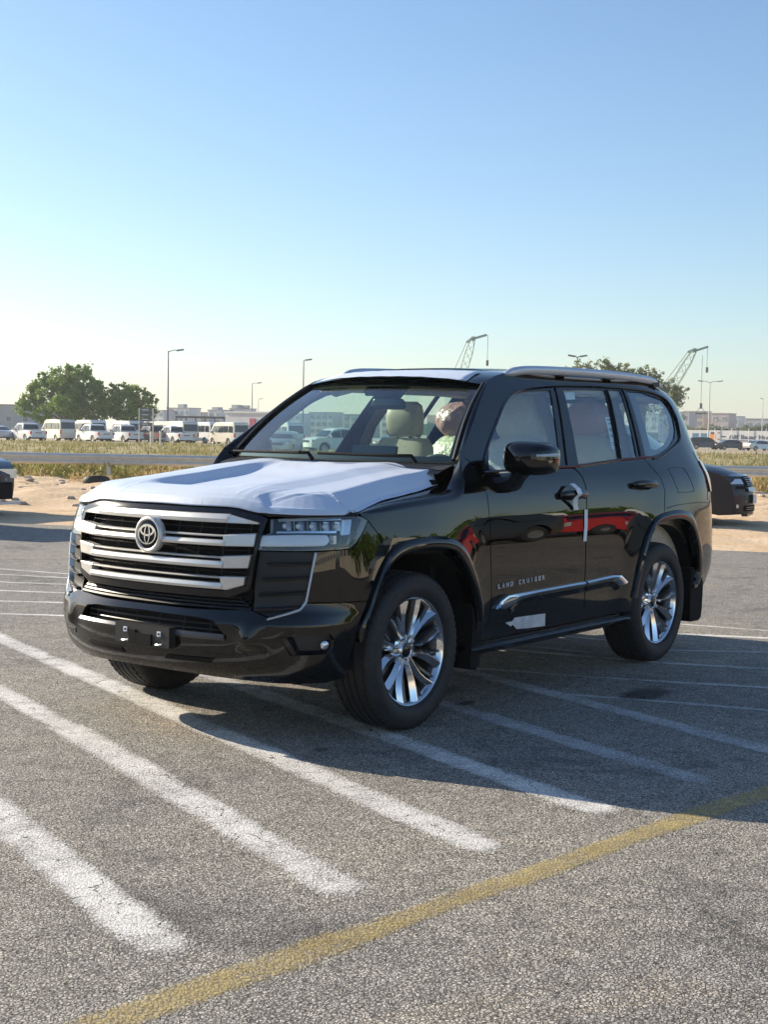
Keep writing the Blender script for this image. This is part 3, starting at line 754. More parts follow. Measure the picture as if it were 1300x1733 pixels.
# parking sensors
for s,z in((.60,.445),(-.60,.445),(1.08,.56),(-1.08,.56)):
    A=Vector(Wm(s,z,.001));nn=nrm(Wm,s,z);q=nn.to_track_quat('X','Z').to_matrix();mb=MB();mb.lathe([(-.004,.013),(.002,.013),(.003,.0005)],16,'x');tr(mb,q,A);mb.build('parking_sensor',M['gloss'],suv)
# sill, side step, chrome strips, mud flaps ------------------------------------
both(band([(2.20,.452),(3.99,.452)],[(2.20,.30),(3.99,.30)],[(0,-.03),(0,-.006),(.45,-.006),(.55,-.03),(1,-.045),(1,-.2)],n=30),'sill',M['gloss'],suv)
both(band([(2.30,.535),(3.95,.530)],[(2.30,.522),(3.95,.517)],[(0,-.001),(.3,.006),(.7,.006),(1,-.001)],n=30),'door_rib',M['paint'],suv) if False else None
mb=MB();rows=[]
xs=[.93,.925,.90,.6,.2,-.2,-.6,-.90,-.935,-.95]
wd=[.90,.965,.985,.995,.995,.995,.995,.99,.975,.90]
for x,yo in zip(xs,wd):
    rows.append([(x,.84,.365),(x,yo-.035,.368),(x,yo-.008,.362),(x,yo,.350),(x,yo-.008,.330),(x,yo-.06,.306),(x,.84,.300)])
mb.grid(rows,closev=True);mb.face(*[0,1,2,3,4,5,6][::-1]);L=len(mb.v);mb.face(*range(L-7,L))
st=both(mb,'side_step',M['gloss'],suv,autosharp=50)
for o_,mr in zip(st,(False,True)):
    for yy in(.88,.90,.92,.94):
        mb=MB();mb.box((0,yy,.3695),(.84,.004,.002));mb.build('tread_rib',M['plastic'],o_,mirror=mr,smooth=False)
both(band([(2.325,.548),(2.365,.586),(2.45,.612),(2.8,.615),(3.338,.622)],[(2.337,.543),(2.491,.536),(2.575,.572),(2.80,.588),(3.355,.594)],[(0,-.003),(0.03,.012),(.35,.020),(.8,.014),(1,.002)],n=44),'chrome_moulding',M['chrome'],suv)
both(band([(3.362,.622),(3.705,.634),(3.808,.628),(3.888,.580)],[(3.376,.595),(3.700,.604),(3.76,.586),(3.80,.560)],[(0,-.003),(0.03,.012),(.35,.020),(.8,.014),(1,.002)],n=30),'chrome_moulding',M['chrome'],suv)
both(band([(2.491,.534),(2.575,.570),(2.80,.584),(3.34,.590)],[(2.50,.505),(2.60,.535),(2.80,.550),(3.34,.556)],[(0,-.002),(.1,.012),(1,.0)],n=30),'moulding_body',M['paint'],suv)
both(band([(3.376,.592),(3.700,.600),(3.77,.575),(3.80,.545)],[(3.376,.556),(3.68,.566),(3.72,.55),(3.75,.53)],[(0,-.002),(.1,.012),(1,.0)],n=20),'moulding_body',M['paint'],suv)
for xh,s0,s1,zt,zb in((1.405,2.075,2.20,.62,.245),(-1.425,4.93,5.13,.62,.225)):
    mb=MB();x0=Wm(s0,.5)[0];x1=Wm(s1,.5)[0]
    if xh>0:
        poly=[(x0,.60),(x0-.03,.50),(x0-.015,.36),(x0-.01,.25),(x0-.06,.235),(x0-.10,.26),(x0-.115,.36),(x0-.12,.5)]
    else:
        poly=[(x0+.02,.60),(x0+.02,.24),(x0+.0,.222),(x0-.13,.222),(x0-.165,.24),(x0-.18,.30),(x0-.19,.48),(x0-.10,.60)]
    mb.prism(poly,lambda p,d:(p[0],d,p[1]),.66,.965);both(mb,'mud_flap',M['dull'],suv,smooth=False)
# name lettering on front door
def text_mesh(txt,size,ext,spacing=1.0,bold=0.0):
    c=bpy.data.curves.new('lettering','FONT');c.body=txt;c.size=size;c.extrude=ext;c.space_character=spacing;c.offset=bold
    o=bpy.data.objects.new('tmp',c);col.objects.link(o);dg=bpy.context.evaluated_depsgraph_get();me=bpy.data.meshes.new_from_object(o.evaluated_get(dg));bpy.data.objects.remove(o);return me
def lettering(txt,s0,z0,s1,z1,h):
    n=len(txt);sp=(s1-s0)/(n-.35)
    for i,ch in enumerate(txt):
        if ch==' ': continue
        me=text_mesh(ch,h*1.38,.0016,1.0,.0012);xs_=[v.co.x for v in me.vertices];x0_=min(xs_);wd_=max(xs_)-x0_;kk=(.62*sp/wd_) if ch!='I' else 1.0
        for v in me.vertices:
            t=sp*i+((v.co.x-x0_)*kk if ch!='I' else sp*.22+(v.co.x-x0_));v.co=Vector(Wm(s0+t,z0+(z1-z0)*t/(s1-s0)+v.co.y,.003+v.co.z))
        me.name='letter';me.materials.clear();me.materials.append(M['rail']);o=bpy.data.objects.new('letter',me);col.objects.link(o);o.parent=suv
lettering('LAND CRUISER',2.345,.657,2.860,.671,.025)
# door handles ------------------------------------------------------------------
for di,(sc,zc) in enumerate(((3.185,1.150),(4.135,1.194))):
    for side in(0,1):
        dr=drs[di][side];h=empty('door_handle');h.parent=dr;mir=bool(side)
        pts=[(sc-.135,zc-.004),(sc-.12,zc+.0),(sc-.06,zc+.003),(sc,zc+.003),(sc+.06,zc+.001),(sc+.12,zc-.004),(sc+.135,zc-.010)]
        mb=MB();mb.tube([Wm(p[0],p[1],o) for p,o in zip(pts,(.004,.026,.040,.044,.042,.032,.006))],[.014,.023,.024,.024,.025,.027,.018],10,sq=(.75,1));mb.build('grip',M['paint'],h,mirror=mir)
        cup=[(sc-.10+.10*0+.085*cos(a)*1.0+.06,zc+.052*sin(a)) for a in [2*pi*k/24 for k in range(24)]]
        band(cup+[cup[0]],[(sc-.04,zc)]*25,[(0,.001),(.15,.0015),(.3,.0005),(1,.0012)],n=25,ends=False).build('cup',M['gloss'],h,mirror=mir)
        A=Vector(Wm(sc+.115,zc-.004,.05));
# door mirror -----------------------------------------------------------------
for mir in(False,True):
    mi=empty('door_mirror');mi.parent=suv;mi.location.y=.085 if mir else 0
    rows=[];prof=[(.655,0,0),(.652,.35,.35),(.635,.75,.72),(.60,.97,.95),(.55,1.03,1.0),(.49,1.0,1.0),(.455,.96,.97),(.45,.93,.94)]
    # housing: sections along x, an ovalised rectangle in y,z
    for x,ky,kz in prof:
        r=[]
        for k in range(32):
            a=2*pi*k/32;ca,sa=cos(a),sin(a);e=.62
            yy=math.copysign(abs(ca)**e,ca);zz=math.copysign(abs(sa)**e,sa)
            zc=1.362+(.012 if sa>0 else 0)
            y=1.066+.132*ky*yy;z=zc+(.092 if sa>0 else .088)*kz*zz*(1-.14*(yy*.5+.5) if sa>0 else 1-.05*(.5-yy*.5))
            r.append((x-.25*(y-.95)*.55,y,z))
        rows.append(r)
    mb=MB();ids=mb.grid(rows,closev=True);mb.build('mirror_housing',M['paint'],mi,mirror=mir)
    mb=MB();r0=rows[-1];cx=Vector([sum(p[i] for p in r0)/32 for i in range(3)]);g=[tuple(Vector(p)*.0+cx+(Vector(p)-cx)*.93+Vector((.012,0,0))) for p in r0]
    mb.face(*[mb.add(p) for p in g]);mb.build('mirror_glass',M['chrome'],mi,mirror=mir,smooth=False)
    mb=MB();mb.grid([[tuple(cx+(Vector(p)-cx)*k+Vector((.012*(1-(k-.93)/.07),0,0))) for k in(.93,1.0)] for p in r0+[r0[0]]]);mb.build('mirror_rim',M['plastic'],mi,mirror=mir)
    # repeater strip on outboard face
    mb=MB();rr=[]
    for x,y,z in((.618,1.155,1.384),(.583,1.192,1.386),(.528,1.207,1.388),(.47,1.206,1.390)):
        rr.append([(x-.006,y-.004,z-.008),(x+.004,y+.006,z),(x-.006,y-.004,z+.008)])
    mb.grid(rr);mb.build('mirror_indicator',M['drl'],mi,mirror=mir)
    # stalk
    mb=MB();rr=[]
    for y,x0,x1,z0,z1 in((.90,.68,.50,1.185,1.262),(.955,.66,.48,1.182,1.262),(.99,.64,.48,1.200,1.275),(1.02,.62,.49,1.245,1.30),(1.05,.61,.49,1.275,1.32)):
        rr.append([(x0,y,(z0+z1)/2+.01),(x0-.02,y,z1),(x1+.01,y,z1),(x1,y,(z0+z1)/2),(x1+.015,y,z0),((x0+x1)/2+.02,y,z0),(x0-.03,y,z0+.02)])
    ids=mb.grid(rr,closev=True);mb.build('mirror_stalk',M['gloss'],mi,mirror=mir)
# roof rails --------------------------------------------------------------------
for sg in(1,-1):
    pts=[(.075,.605,1.848),(.03,.610,1.864),(-.06,.615,1.880),(-.2,.62,1.892),(-.58,.622,1.904),(-1.12,.622,1.910),(-1.55,.617,1.908),(-1.88,.607,1.898),(-2.02,.600,1.877),(-2.10,.596,1.852)]
    pts=smoothline(pts,4);mb=MB();rr=[]
    n=len(pts)
    for i,p in enumerate(pts):
        k=min(1,i/6,(n-1-i)/6);w_=.012+.014*k;h=.006+.016*k
        rr.append([(p[0],sg*(p[1]+w_*cos(a)),p[2]+h*sin(a)*(1 if sin(a)>0 else 1.45)) for a in [2*pi*q/10 for q in range(10)]])
    ids=mb.grid(rr,closev=True);mb.face(*ids[0]);mb.face(*ids[-1]);mb.build('roof_rail',M['rail'],suv)
    for x,z in((-.62,1.892),(-1.25,1.898),(-1.95,1.875)):
        mb=MB();mb.box((x,sg*.612,z),(.05,.016,.024));mb.build('rail_foot',M['rubber'],suv,smooth=False)
# sunroof panel
mb=MB();mb.grid([[ (x,y,roofz(x)+.006-.03*(abs(y)/.6)**2.6) for y in [-.42+.84*j/10 for j in range(11)]] for x in [.02-.75*i/8 for i in range(9)]]);mb.build('sunroof',M['gloss'],suv)
# underbody
mb=MB();mb.box((0,0,.36),(1.95,.62,.10));mb.box((0,0,.33),(.82,.84,.05));mb.box((-2.1,0,.50),(.3,.66,.10));mb.build('underbody',M['dull'],suv,smooth=False)
for x in(1.425,-1.425):
    mb=MB();mb.tube([(x,-.75,.38),(x,.75,.38)],.045,10);mb.tube([(x,-.12,.38),(x,.12,.38)],.12,12);mb.build('axle',M['dull'],suv)
mb=MB();mb.box((2.02,0,.42),(.22,.5,.06));mb.build('skid_plate',M['dull'],suv,smooth=False)
# inner firewall so the engine bay is closed
mb=MB();mb.box((1.06,0,.85),(.02,.80,.40));mb.box((1.55,0,1.02),(.48,.70,.02));mb.build('bulkhead',M['dull'],suv,smooth=False)
# ---------------- wheels ---------------------------------------------------------
def make_wheel():
    wh=empty('wheel');
    N=180;rows=[]
    half=[(.098,.268),(.108,.275),(.124,.292),(.132,.318),(.1335,.340),(.130,.360),(.123,.377),(.110,.390),(.100,.3945),(.094,.3965),(.090,.3965),(.088,.389),(.080,.389),(.078,.3985),(.045,.3998),(.043,.391),(.034,.391),(.032,.4),(.006,.4),(.004,.392),(0,.392)]
    prof=half+[(-a,b) for a,b in reversed(half[:-1])]
    mb=MB()
    for k in range(N):
        a=2*pi*k/N;r=[]
        for h,rr in prof:
            q=0
            if abs(h)>.09 and rr>.355: q=-.0065 if k%3==0 else 0
            elif rr>.3955 and abs(h)>.045: q=-.006 if k%3==0 else 0
            r.append(((rr+q)*cos(a),h,(rr+q)*sin(a)))
        rows.append(r)
    mb.grid(rows,closeu=True);ty=mb.build('tyre',M['tyre'],wh)
    for rr_ in(.287,.352):
        mb=MB();hh=.1225 if rr_<.3 else .1315
        mb.lathe([(hh-.001,rr_-.002),(hh+.0015,rr_),(hh-.001,rr_+.002)],72);mb.build('sidewall_ring',M['tyre'],ty)
    mb=MB();mb.lathe([(.060,.250),(.096,.262),(.106,.2685),(.1095,.274),(.106,.2765),(.098,.2745)],96);rim=mb.build('rim_lip',M['rim'],wh)
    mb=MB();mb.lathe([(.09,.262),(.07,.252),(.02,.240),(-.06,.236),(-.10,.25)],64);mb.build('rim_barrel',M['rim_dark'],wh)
    mb=MB();mb.lathe([(-.012,.05),(-.010,.165),(-.028,.168),(-.03,.05)],40);mb.build('brake_disc',mat('disc_steel',(.22,.21,.20),.35,1),wh)
    mb=MB();mb.lathe([(-.05,.0005),(-.05,.245)],40);mb.build('wheel_back',M['dull'],wh)
    mb=MB();mb.box((.10,-.01,.10),(.05,.03,.05),Matrix.Rotation(radians(45),3,'Y'));mb.build('caliper',M['lamp_dark'],wh,smooth=False)
    # spokes: twelve twisted blades, alternating wide and narrow
    st=[(.050,0.0,.008,.060),(.085,.005,.011,.067),(.125,.011,.015,.074),(.165,.014,.019,.081),(.205,.010,.022,.089),(.238,.002,.022,.096),(.264,-.006,.024,.102)]
    def blade(wk,tw,hk,dx,face):
        mb=MB();rr=[]
        for r,l,w_,y in st:
            l2=l*tw+dx*(.3+.7*r/.26);y2=y+hk
            rr.append([(l2-w_*wk,y2-.030,r),(l2-w_*wk*.96,y2-.010*face,r),(l2+w_*wk*.05,y2+.007,r),(l2+w_*wk*.12,y2+.007,r),(l2+w_*wk*.96,y2-.020*face,r),(l2+w_*wk,y2-.034,r)])
        mb.grid(rr);return mb
    for k in range(12):
        for (wk,tw,hk,dx,fc,mt) in (((1.5,1.0,0,0,1.1,'rim'),) if k%2==0 else ((1.15,-1.1,-.004,.012,1.5,'rim'),)):
            b=blade(wk,tw,hk,dx,fc);R=Matrix.Rotation(radians(30*k+3),3,'Y');b.v=[tuple(R@Vector(v)) for v in b.v];b.build('spoke',M[mt],wh,autosharp=12)
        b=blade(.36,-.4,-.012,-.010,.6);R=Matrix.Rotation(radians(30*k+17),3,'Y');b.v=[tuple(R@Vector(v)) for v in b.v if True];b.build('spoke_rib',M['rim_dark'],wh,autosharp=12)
    mb=MB();mb.lathe([(.03,.098),(.052,.090),(.060,.070),(.058,.050),(.064,.044),(.070,.040),(.068,.036)],48);mb.build('hub_plate',M['rim'],wh,autosharp=25)
    mb=MB();mb.lathe([(.060,.0375),(.070,.0355),(.074,.028),(.075,.0005)],32);mb.build('centre_cap',M['gloss'],wh)
    for k in range(6):
        a=radians(60*k+30);mb=MB();mb.lathe([(.03,.0125),(.066,.0125),(.070,.010),(.071,.0005)],6,c=(.070*cos(a),0,.070*sin(a)));mb.build('wheel_nut',M['rail'],wh,autosharp=20)
    return wh
wh=make_wheel();wh.parent=suv;wh.location=(1.425,.8285,.3985)
for i,(x,y,rz,ry) in enumerate(((-1.425,.8285,0,20),(1.425,-.8285,180,0),(-1.425,-.8285,180,0))):
    c=copy_tree(wh,suv);c.location=(x,y,.3985);c.rotation_euler=(0,radians(0),radians(rz))
wh.rotation_euler=(0,radians(8),0)
# ---------------- interior ---------------------------------------------------------
mb=MB();rr=[]
for x,z in((1.00,1.30),(.90,1.325),(.70,1.335),(.52,1.325),(.42,1.28),(.40,1.10),(.45,.85)):
    rr.append([(x+.06*(1-(y/.76)**2),y,z+(.018*math.exp(-((y-.40)/.22)**2) if x<.8 else 0)) for y in [-.80+1.6*k/24 for k in range(25)]])
mb.grid(rr);mb.build('dashboard',M['dash'],suv)
mb=MB();mb.box((.50,-.02,1.36),(.012,.16,.055),Matrix.Rotation(radians(-12),3,'Y'));mb.build('centre_screen',M['gloss'],suv,smooth=False)
# steering wheel
swm=MB();sc_=Vector((.36,.40,1.20));sn=Vector((-.88,0,.47)).normalized();q=sn.to_track_quat('Y','Z').to_matrix()
rr=[]
for k in range(40):
    a=2*pi*k/40;rr.append([tuple(q@Vector(((.185+.014*cos(b))*cos(a),.014*sin(b),(.185+.014*cos(b))*sin(a)))+sc_) for b in [2*pi*j/8 for j in range(8)]])
swm.grid(rr,closeu=True,closev=True);sw=swm.build('steering_wheel',M['dash'],suv)
mb=MB();mb.box(sc_,(.055,.03,.07),q)
for a in(0,180,270): mb.tube([tuple(q@Vector((.05*cos(radians(a)),0,.05*sin(radians(a))))+sc_),tuple(q@Vector((.18*cos(radians(a)),0,.18*sin(radians(a))))+sc_)],.014,6)
mb.build('steering_hub',M['dash'],sw)
def loftbox(mb,secs,n=20,e=.5):
    """secs: (centre, half y, half thickness, tilt) super-ellipse sections"""
    rr=[]
    for c,hy,hx,ex in secs:
        rr.append([(c[0]+hx*math.copysign(abs(cos(a))**e,cos(a))+ex,c[1]+hy*math.copysign(abs(sin(a))**e,sin(a)),c[2]) for a in [2*pi*k/n for k in range(n)]])
    ids=mb.grid(rr,closev=True);mb.face(*ids[0][::-1]);mb.face(*ids[-1])
def seat(x,y,back_m,cush_m,head_m,hy=.25,hz=1.60,tall=1.0,headw=.14):
    s=empty('seat');s.parent=suv
    mb=MB();loftbox(mb,[((x+.30,y,.78),hy,.26,0),((x+.30,y,.90),hy,.28,0),((x+.30,y,.93),hy*.9,.26,0)]);mb.build('cushion',M[cush_m],s)
    mb=MB();loftbox(mb,[((x+.02,y,.85),hy,.08,0),((x-.02,y,1.05),hy,.085,0),((x-.06,y,1.25),hy*.98,.075,0),((x-.09,y,1.40),hy*.86,.06,0),((x-.10,y,1.46),hy*.70,.045,0)],24);mb.build('backrest',M[back_m],s)
    mb=MB();loftbox(mb,[((x-.095,y,hz-.13),headw*.80,.045,0),((x-.09,y,hz-.11),headw*.95,.055,0),((x-.09,y,hz),headw,.06,0),((x-.09,y,hz+.075),headw*.88,.05,0),((x-.095,y,hz+.10),headw*.62,.03,0)],20,.62);hd_=mb.build('headrest',M[head_m],s)
    mb=MB()
    for dy in(-.06,.06): mb.tube([(x-.095,y+dy,1.40),(x-.095,y+dy,hz-.08)],.007,6)
    mb.build('headrest_post',M['rail'],s);return s,hd_
def crumple(name,c,h,m,par,amp=.03,seed=1,e=.75):
    rnd=random.Random(seed);mb=MB();n=26;rr=[]
    ph=[rnd.uniform(0,6.28) for _ in range(12)]
    for i in range(n+1):
        th=pi*i/n;row=[]
        for j in range(n*2):
            a=2*pi*j/(n*2);d=1+amp*8*(.5*sin(5*a+ph[0]+3*th)+.35*sin(9*a-ph[1]+5*th)+.3*sin(14*a+ph[2]-7*th)+.25*sin(23*a+11*th+ph[3]))*sin(th)*.5
            sx=math.copysign(abs(cos(a))**e,cos(a));sy=math.copysign(abs(sin(a))**e,sin(a))
            row.append((c[0]+h[0]*sx*sin(th)*d,c[1]+h[1]*sy*sin(th)*d,c[2]+h[2]*cos(th)*d))
        rr.append(row)
    mb.grid(rr,closev=True);return mb.build(name,M[m],par)
s1,_=seat(-.28,-.42,'beige','beige','beige');s2,_=seat(-.40,.42,'beige','beige','beige')
crumple('plastic_cover',(-.50,.42,1.58),(.13,.19,.17),'wrap_clear',s2,.014,3);crumple('plastic_cover',(-.44,.42,1.25),(.15,.29,.25),'wrap_clear',s2,.010,4)
s3,_=seat(-1.20,-.46,'beige','beige','beige');s4,_=seat(-1.24,.42,'beige','beige','beige')
crumple('headrest_cover',(-1.26,-.56,1.59),(.12,.19,.135),'wrap_pink',s3,.016,5);crumple('backrest_cover',(-1.24,-.50,1.28),(.14,.30,.23),'wrap_cream',s3,.016,6)
crumple('headrest_cover',(-1.34,.42,1.60),(.12,.17,.14),'wrap_pink',s4,.012,7);crumple('backrest_cover',(-1.30,.42,1.33),(.14,.28,.18),'wrap_cream',s4,.018,8)
mb=MB();mb.box((-.2,0,.60),(1.9,.78,.03));mb.box((-1.6,0,.95),(.05,.70,.33));mb.build('cabin_floor',M['dash'],suv,smooth=False)
mb=MB();mb.box((-.0,0,.95),(.42,.13,.17));mb.box((-.18,0,1.13),(.16,.12,.035));mb.build('centre_console',M['beige'],suv,smooth=False)
# door cards, inner pillars, roof lining
for sg in(1,-1):
    mb=MB();mb.grid([[ (x,sg*.86,z) for z in(.60,1.0,1.27)] for x in(.80,0,-.35,-1.3,-2.2)]);mb.build('door_lining',M['beige'],suv)
    mb=MB();mb.tube([(-.32,sg*.78,1.28),(-.36,sg*.68,1.55),(-.42,sg*.55,1.77)],[.04,.035,.04],8);mb.build('pillar_lining',M['brown_trim'],suv)
    mb=MB();mb.tube([(-1.25,sg*.78,1.30),(-1.35,sg*.66,1.55),(-1.40,sg*.55,1.77)],[.04,.035,.04],8);mb.build('pillar_lining',M['brown_trim'],suv)
    mb=MB();mb.tube([(.80,sg*.78,1.33),(.56,sg*.715,1.55),(.28,sg*.615,1.78)],[.035,.030,.035],8);mb.build('pillar_lining',M['brown_trim'],suv)
    mb=MB();mb.tube([(.20,sg*.56,1.755),(0,sg*.58,1.79),(-1,sg*.60,1.80),(-2.0,sg*.58,1.78)],.045,8);mb.build('roof_side_lining',M['headliner'],suv)
mb=MB();mb.grid([[(x,y,roofz(x)-.055-.03*(abs(y)/.6)**2) for y in(-.6,-.3,0,.3,.6)] for x in(.33,.1,-.5,-1.2,-1.8,-2.2)]);mb.build('roof_lining',M['headliner'],suv)
# inside mirror and sensor pod
mb=MB();loftbox(mb,[((.42,0.02,1.63),.115,.018,0),((.42,0.02,1.645),.125,.022,0),((.42,0.02,1.675),.12,.022,0),((.42,0.02,1.695),.10,.015,0)],16,.5);mb.build('inside_mirror',M['gloss'],suv)
mb=MB();mb.box((.36,0,1.745),(.07,.09,.018),Matrix.Rotation(radians(38),3,'Y'));mb.box((.37,-.14,1.745),(.03,.04,.018),Matrix.Rotation(radians(38),3,'Y'));mb.build('sensor_pod',M['dash'],suv,smooth=False)
# ---------------- films and tags on the car ------------------------------------------
def wr(x,y):
    v=.0
    v+=.0008*sin(9*x+3*sin(4*y))+.0005*sin(21*x-17*y+2*sin(5*x))
    for (x0,y0,x1,y1,h,wd) in WRK:
        if abs(x-(x0+x1)/2)>abs(x1-x0)/2+.03 or abs(y-(y0+y1)/2)>abs(y1-y0)/2+.03: continue
        d=segd(x,y,(x0,y0),(x1,y1));v+=h*math.exp(-(d/wd)**2)
    return v
_r=random.Random(4);WRK=[]
for (cx,cy,ang,n,ln) in ((2.16,-.60,.5,7,.26),(2.17,-.40,.2,6,.22),(2.10,.30,-.55,8,.34),(2.12,.52,-.5,7,.26),(1.95,.74,-1.0,9,.20),(1.65,.74,-1.3,7,.16),(1.9,.1,-.5,6,.5),(1.4,.35,-.4,6,.5),(1.5,-.62,.1,5,.4),(1.15,-.2,.3,4,.4),(1.2,.72,-1.4,5,.14)):
    for q in range(n):
        a=ang+_r.uniform(-.45,.45);l=ln*_r.uniform(.4,1);x0=cx+_r.uniform(-.08,.08);y0=cy+_r.uniform(-.12,.12)
        WRK.append((x0,y0,x0-l*cos(a),y0-l*sin(a),_r.choice((-1,1,1))*_r.uniform(.0008,.0020),_r.uniform(.0035,.006)))
fg=hoodgrid(.007,rear=.905,over=.034,nu=230,nv=260,wr=wr);mb=MB()
fg2=[[(p[0]+.004*sin(p[1]*11)*(1 if i<3 else 0),p[1]+.004*sin(p[0]*9)*(1 if j in(0,260) else 0),p[2]) for j,p in enumerate(r)] for i,r in enumerate(fg)]
mb.grid(fg2);f=mb.build('bonnet_film',M['film'],None,autosharp=None)
tag(f,'wrinkled white protective film covering the bonnet of the black SUV','protective film')
md=f.modifiers.new('thickness','SOLIDIFY');md.thickness=.0012
mb=MB();rr=[]
for i in range(14):
    u=i/13*4.6;k0=int(u);fr_=u-k0;rr.append([])
    for j in range(2,23):
        p=Vector(rrows[k0][j]).lerp(Vector(rrows[k0+1][j]),fr_)
        rr[-1].append((p.x+(.012 if i==0 else 0)+.003*sin(j*1.7)*(i in(0,13)),p.y,p.z+.007+.0012*sin(j*2.3+i*.9)))
mb.grid(rr);rf=mb.build('roof_film',M['film'],None);md=rf.modifiers.new('thickness','SOLIDIFY');md.thickness=.0012
tag(rf,'strip of white protective film across the front of the SUV roof','protective film')
def ribbon(name,pts,w_,m,label,cat,off=.004,axis=(1,0)):
    mb=MB();rr=[]
    for (s,z,o) in pts: rr.append([Wm(s+axis[0]*q*w_/2,z+axis[1]*q*w_/2,o) for q in(-1,1)])
    mb.grid(rr);ob=mb.build(name,m,None,smooth=False);md=ob.modifiers.new('thickness','SOLIDIFY');md.thickness=.0006;return tag(ob,label,cat)
ribbon('paper_tag',[(3.172,1.214,.030),(3.166,1.185,.066),(3.170,1.155,.072),(3.165,1.125,.040),(3.185,1.095,.022),(3.205,1.07,.012),(3.213,1.057,.010)],.058,M['white_paper'],'white paper strip looped over the front door handle of the SUV','paper tag')
ribbon('tape_strip',[(3.345,1.055,.005),(3.338,.96,.005),(3.326,.865,.005)],.040,M['white_paper'],'long white tape stuck vertically over the gap between the SUV doors','tape')
lb=[(2.447,.459),(2.50,.462),(2.523,.461),(2.543,.479),(2.70,.475),(2.888,.470),(2.899,.396),(2.72,.402),(2.578,.411),(2.53,.440),(2.507,.433),(2.48,.445)]
ob=panel(lb,off=.006,step=.03,lip=.002).build('door_label',varied('grey_white_label',(.42,.45,.48),(.66,.68,.70),14,.5),None);tag(ob,'torn grey-white label stuck low on the SUV front door, above the side step','label')
# papers behind the rear door window
ws_=panel([(4.00,1.62),(4.115,1.625),(4.06,1.42),(3.935,1.415)],off=-.022,step=.05,lip=.0).build('window_sticker',M['white_paper'],None);tag(ws_,'tall white specification sheet with small print inside the rear door window','sticker')
for z0,h,s0,s1,cc in((1.60,.008,4.01,4.09,(.1,.2,.22)),(1.575,.006,4.00,4.07,(.1,.2,.22)),(1.53,.02,3.99,4.02,(.1,.18,.2)),(1.535,.018,4.04,4.07,(.6,.25,.08)),(1.49,.02,3.98,4.00,(.1,.2,.2)),(1.485,.03,4.03,4.055,(.12,.2,.2)),(1.44,.006,3.96,4.04,(.1,.2,.22)),(1.455,.005,3.96,4.04,(.1,.2,.22))):
    panel([(s0,z0),(s1,z0),(s1,z0+h),(s0,z0+h)],off=-.019,step=.05,lip=0).build('print',mat('print_ink',cc,.6),ws_)
ob=panel([(3.60,1.765),(3.73,1.77),(3.70,1.725),(3.58,1.72)],off=-.022,step=.05,lip=0).build('small_sticker',M['white_paper'],None);tag(ob,'small white sticker in the top corner of the rear door window','sticker')
# ---------------- ground, lot, sand -------------------------------------------------
GA=Vector((-.807,-.590));GR=Vector((-.590,.807));GO=Vector((7.12,4.92))   # axis square to the guard rail, and along it
def G(a,b,z=0.0): p=GO+GA*a+GR*b; return (p.x,p.y,z)
def smooth_noise(x,y,s=0):
    def h(i,j): 
        n=(i*374761393+j*668265263+s*1442695041)&0xffffffff;n=((n^(n>>13))*1274126177)&0xffffffff;return ((n^(n>>16))&0xffff)/65535
    i,j=math.floor(x),math.floor(y);u,v=x-i,y-j;u=u*u*(3-2*u);v=v*v*(3-2*v)
    return (h(i,j)*(1-u)+h(i+1,j)*u)*(1-v)+(h(i,j+1)*(1-u)+h(i+1,j+1)*u)*v
def fbm(x,y,o=4,s=0):
    a=.5;r=0
    for k in range(o): r+=a*smooth_noise(x,y,s+k);x*=2.03;y*=2.03;a*=.5
    return r
# far ground
gm=varied('dry_ground',(.30,.235,.15),(.40,.32,.21),.05,.95,detail=8)
mb=MB();mb.face(*[mb.add((x,y,-.06)) for x,y in((-2500,-2500),(2500,-2500),(2500,2500),(-2500,2500))])
g=mb.build('ground',gm,None,smooth=False);tag(g,kind='structure')
